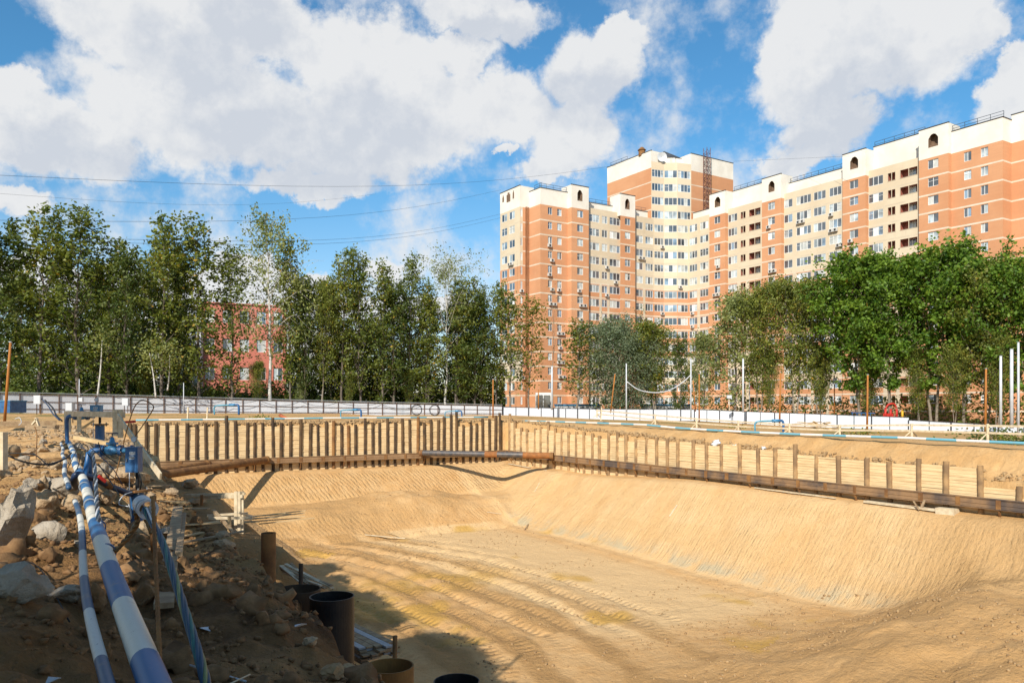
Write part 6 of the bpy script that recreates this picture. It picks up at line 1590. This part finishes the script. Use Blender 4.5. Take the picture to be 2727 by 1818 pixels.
pole(2712, 912, 1150, 80, .16, WPO, 'right and tallest of three white poles, with bands', GPW)
pole(489, 1020, 1090, 80, .06, WPO, 'thin white lamp pole before the grey wing', GPW)
pole(211, 1010, 1058, 80, .06, WPO, 'thin pole on the long fence at left', GPW)
fl_ = thing('floodlight', at(2224, 1015, 117.5), 'white floodlight on a rust pole behind the fence', 'floodlight'); MB().box(at(2224, 1014, 117.4), (.6, .3, .9)).build('housing', WHITEP, fl_)
fl2 = thing('floodlight', at(1942, 1056, 120), 'small floodlight on a short stand left of the thick grey pole', 'floodlight'); MB().box(at(1942, 1056, 120), (.7, .3, .5)).build('housing', WHITEP, fl2); MB().tube([at(1942, 1058, 120), at(1942, 1090, 120)], .06, 6).build('stand', WOODW, fl2)
bulk = [at(1668, 1015, 112), at(1700, 1037, 112), at(1740, 1045, 112), at(1780, 1040, 112), at(1815, 1020, 112), at(1840, 998, 112)]
rod('sagging_cable', bulk, .07, WPO, 'thick pale cable sagging between two white poles', 'cable')
rod('sagging_cable', [at(1862, 1000, 108), at(1885, 1028, 110), at(1930, 1058, 114), at(1975, 1068, 118)], .035, BLACKR, 'dark cable running down from the rust pole to the thick grey pole', 'cable')
for i, (a_, b_, Ya, Yb, lab) in enumerate([((-60, 464), (1640, 441), 70, 150, 'highest overhead wire crossing the white clouds'), ((-60, 586), (1333, 506), 62, 150, 'middle overhead wire meeting the left wing high up'), ((200, 634), (1333, 570), 66, 155, 'upper one of two low overhead wires'), ((200, 644), (1333, 580), 66, 155, 'lower one of two low overhead wires'), ((-60, 511), (1000, 517), 70, 130, 'faint wire just under the highest one'), ((1953, 430), (2262, 416), 175, 140, 'wire from the tower to the right wing roof')]):
    p, q = at(a_[0], a_[1], Ya), at(b_[0], b_[1], Yb); L = (q-p).length
    pts = [p.lerp(q, k/16)-Vector((0, 0, L*.022*math.sin(k/16*math.pi)*(0 if i == 5 else 1))) for k in range(17)]
    tag(MB().tube(pts, .016 if i != 4 else .010, 5).build('overhead_wire', BLACKR), lab, 'wire')
def gbox(x, y, Y, w_, h_, mt, label, stand=True):
    p = at(x, y, Y); t_ = thing('electrical_box', (p.x, p.y, p.z-.9), label, 'electrical box')
    MB().box(p, (w_, .25, h_)).build('cabinet', mt, t_); MB().box(p+Vector((0, -.13, 0)), (w_*.88, .015, h_*.88)).build('door', mt, t_)
    if stand:
        for s_ in (-.3, .3): MB().tube([p+Vector((s_*w_, .05, -h_/2)), p+Vector((s_*w_, .05, -h_/2-.55))], .025, 6).build('leg', RUSTD, t_)
gbox(102, 1064, 42, .36, .46, WHITEP, 'pale grey electrical box at the far left with cables hanging')
gbox(187, 1083, 36, .30, .36, WHITEP, 'pale grey electrical box left of the farther blue well')
gbox(335, 1070, 60, .45, .55, WHITEP, 'pale box on a stand before the long fence'); gbox(216, 1064, 70, .35, .35, WHITEP, 'small pale box on the long fence at left', False)
bt_ = thing('blue_tank', at(18, 1085, 45), 'blue steel tank at the left edge before the fence', 'tank'); MB().box(at(14, 1083, 45), (1.5, 1.5, .66)).build('shell', BLUE, bt_); MB().box(at(14, 1067, 45), (1.56, 1.56, .05)).build('rim', BLUEL, bt_)
for i, (x, y0, y1, Y) in enumerate([(499, 1084, 1118, 66), (551, 1084, 1112, 66), (1600, 1085, 1112, 72)]):
    p, q = at(x, y1+8, Y), at(x+2, y0, Y); plank(p, q, .12, .1, WOODW, ['left', 'right', 'lone far'][i]+' short wooden post standing on the brink', 'post', 'short wooden posts on the brink', 'wooden_post')
# playground behind the fence at right
pg = thing('playground_frame', at(2370, 1112, 109), 'red and yellow playground climbing frame behind the pale fence', 'playground frame')
for x, c in ((2358, RED), (2372, RED), (2388, RED), (2403, mat('yellow_paint', (.7, .4, .03), .5))):
    MB().tube([at(x, 1116, 109), at(x, 1088 if x < 2400 else 1092, 109)], .16, 8).build('post', c, pg, True)
MB().tube(catmull([at(2358, 1088, 109), at(2366, 1077, 109), at(2380, 1075, 109), at(2388, 1086, 109)], 5), .13, 8).build('arch', RED, pg, True)
MB().box(at(2365, 1106, 109), (1.4, .1, .6)).build('side_panel', RED, pg)
ml = MB(); 
for x in range(2270, 2330, 12): ml.tube([at(x, 1112, 110), at(x, 1098, 110)], .06, 6)
ml.beam(at(2266, 1098, 110), at(2330, 1100, 110), .1, .12); pf = thing('low_railing', at(2298, 1112, 110), 'low blue railing left of the playground frame', 'railing'); ml.build('rail', BLUE, pf)
# weeds on the right brink
for i, (x, y, da, n, s_) in enumerate([(2650, 1160, 9, 700, .9), (2290, 1141, 14, 260, .6), (1960, 1128, 16, 200, .6), (690, 1106, 0, 160, .5), (2700, 1166, 7, 260, .5)]):
    p = brink(x, y, da) if da else at(x, y, 70); q = np.random.default_rng(i); p.z = tz(p.x, p.y)
    c = np.array(p)+q.normal(size=(n, 3))*np.array([s_, s_*.6, s_*.28])+np.array([0, 0, s_*.35])
    o = bpy.data.objects.new('weeds', crown_mesh(c, .16, LEAFD if i == 0 else LEAF, q.random(n), q)); C.objects.link(o); tag(o, ['bluish green weeds before the white poles', 'low weeds before the pale fence', 'few weeds on the sand at the middle right', 'small weeds on the far brink', 'weeds at the right edge'][i], 'weeds', kind='stuff')
# tall rust pole out of the picture at the left: its shadow falls across the pit floor
pp = gp(-1.0, 12.2); tpl = thing('pole', pp, 'rust pole standing left of the picture edge on the bank', 'pole'); MB().tube([pp+Vector((0, 0, -.3)), (pp.x, pp.y, 6.0)], .06, 10).build('shaft', ORP, tpl)

kn = [(300, 1056, 97), (420, 1058, 100.5), (520, 1061, 104), (600, 1063, 106), (690, 1065, 109), (800, 1068, 112), (900, 1071, 114.5), (1010, 1073, 118), (1120, 1076, 121)]
for i in range(len(kn)-1):
    (x0, y0, Y0), (x1, y1, Y1) = kn[i], kn[i+1]; p, q = at(x0, y0, Y0-.5), at(x1, y1, Y1-.5); sg = .35+.45*((i*37) % 10)/10
    rod('draped_cable', [p.lerp(q, k/8)-Vector((0, 0, sg*4*(k/8)*(1-k/8))) for k in range(9)], .03, BLACKR, 'one of the black cables hanging in loops along the long fence', 'cable', 'cables looped along the long fence')

r = random.Random(31)
for i, (x, y) in enumerate([(300, 1196), (330, 1215), (270, 1178), (405, 1300), (420, 1335), (460, 1345), (520, 1375), (545, 1398), (500, 1405), (130, 1196), (60, 1176), (240, 1210), (560, 1440), (480, 1440)]):
    p = down(x, y, .07); an = r.uniform(-.7, 1.2); L = r.uniform(.5, 1.5)*(p.y/16)**.5; d = Vector((math.cos(an), math.sin(an), r.uniform(-.05, .12)))*L*.5
    plank(p-d, p+d, r.uniform(.07, .14), .03, WOOD if i % 3 else WOODG, 'one of the scrap boards scattered about the wells and the bank edge', 'board', 'scrap boards scattered on the left bank', 'board')
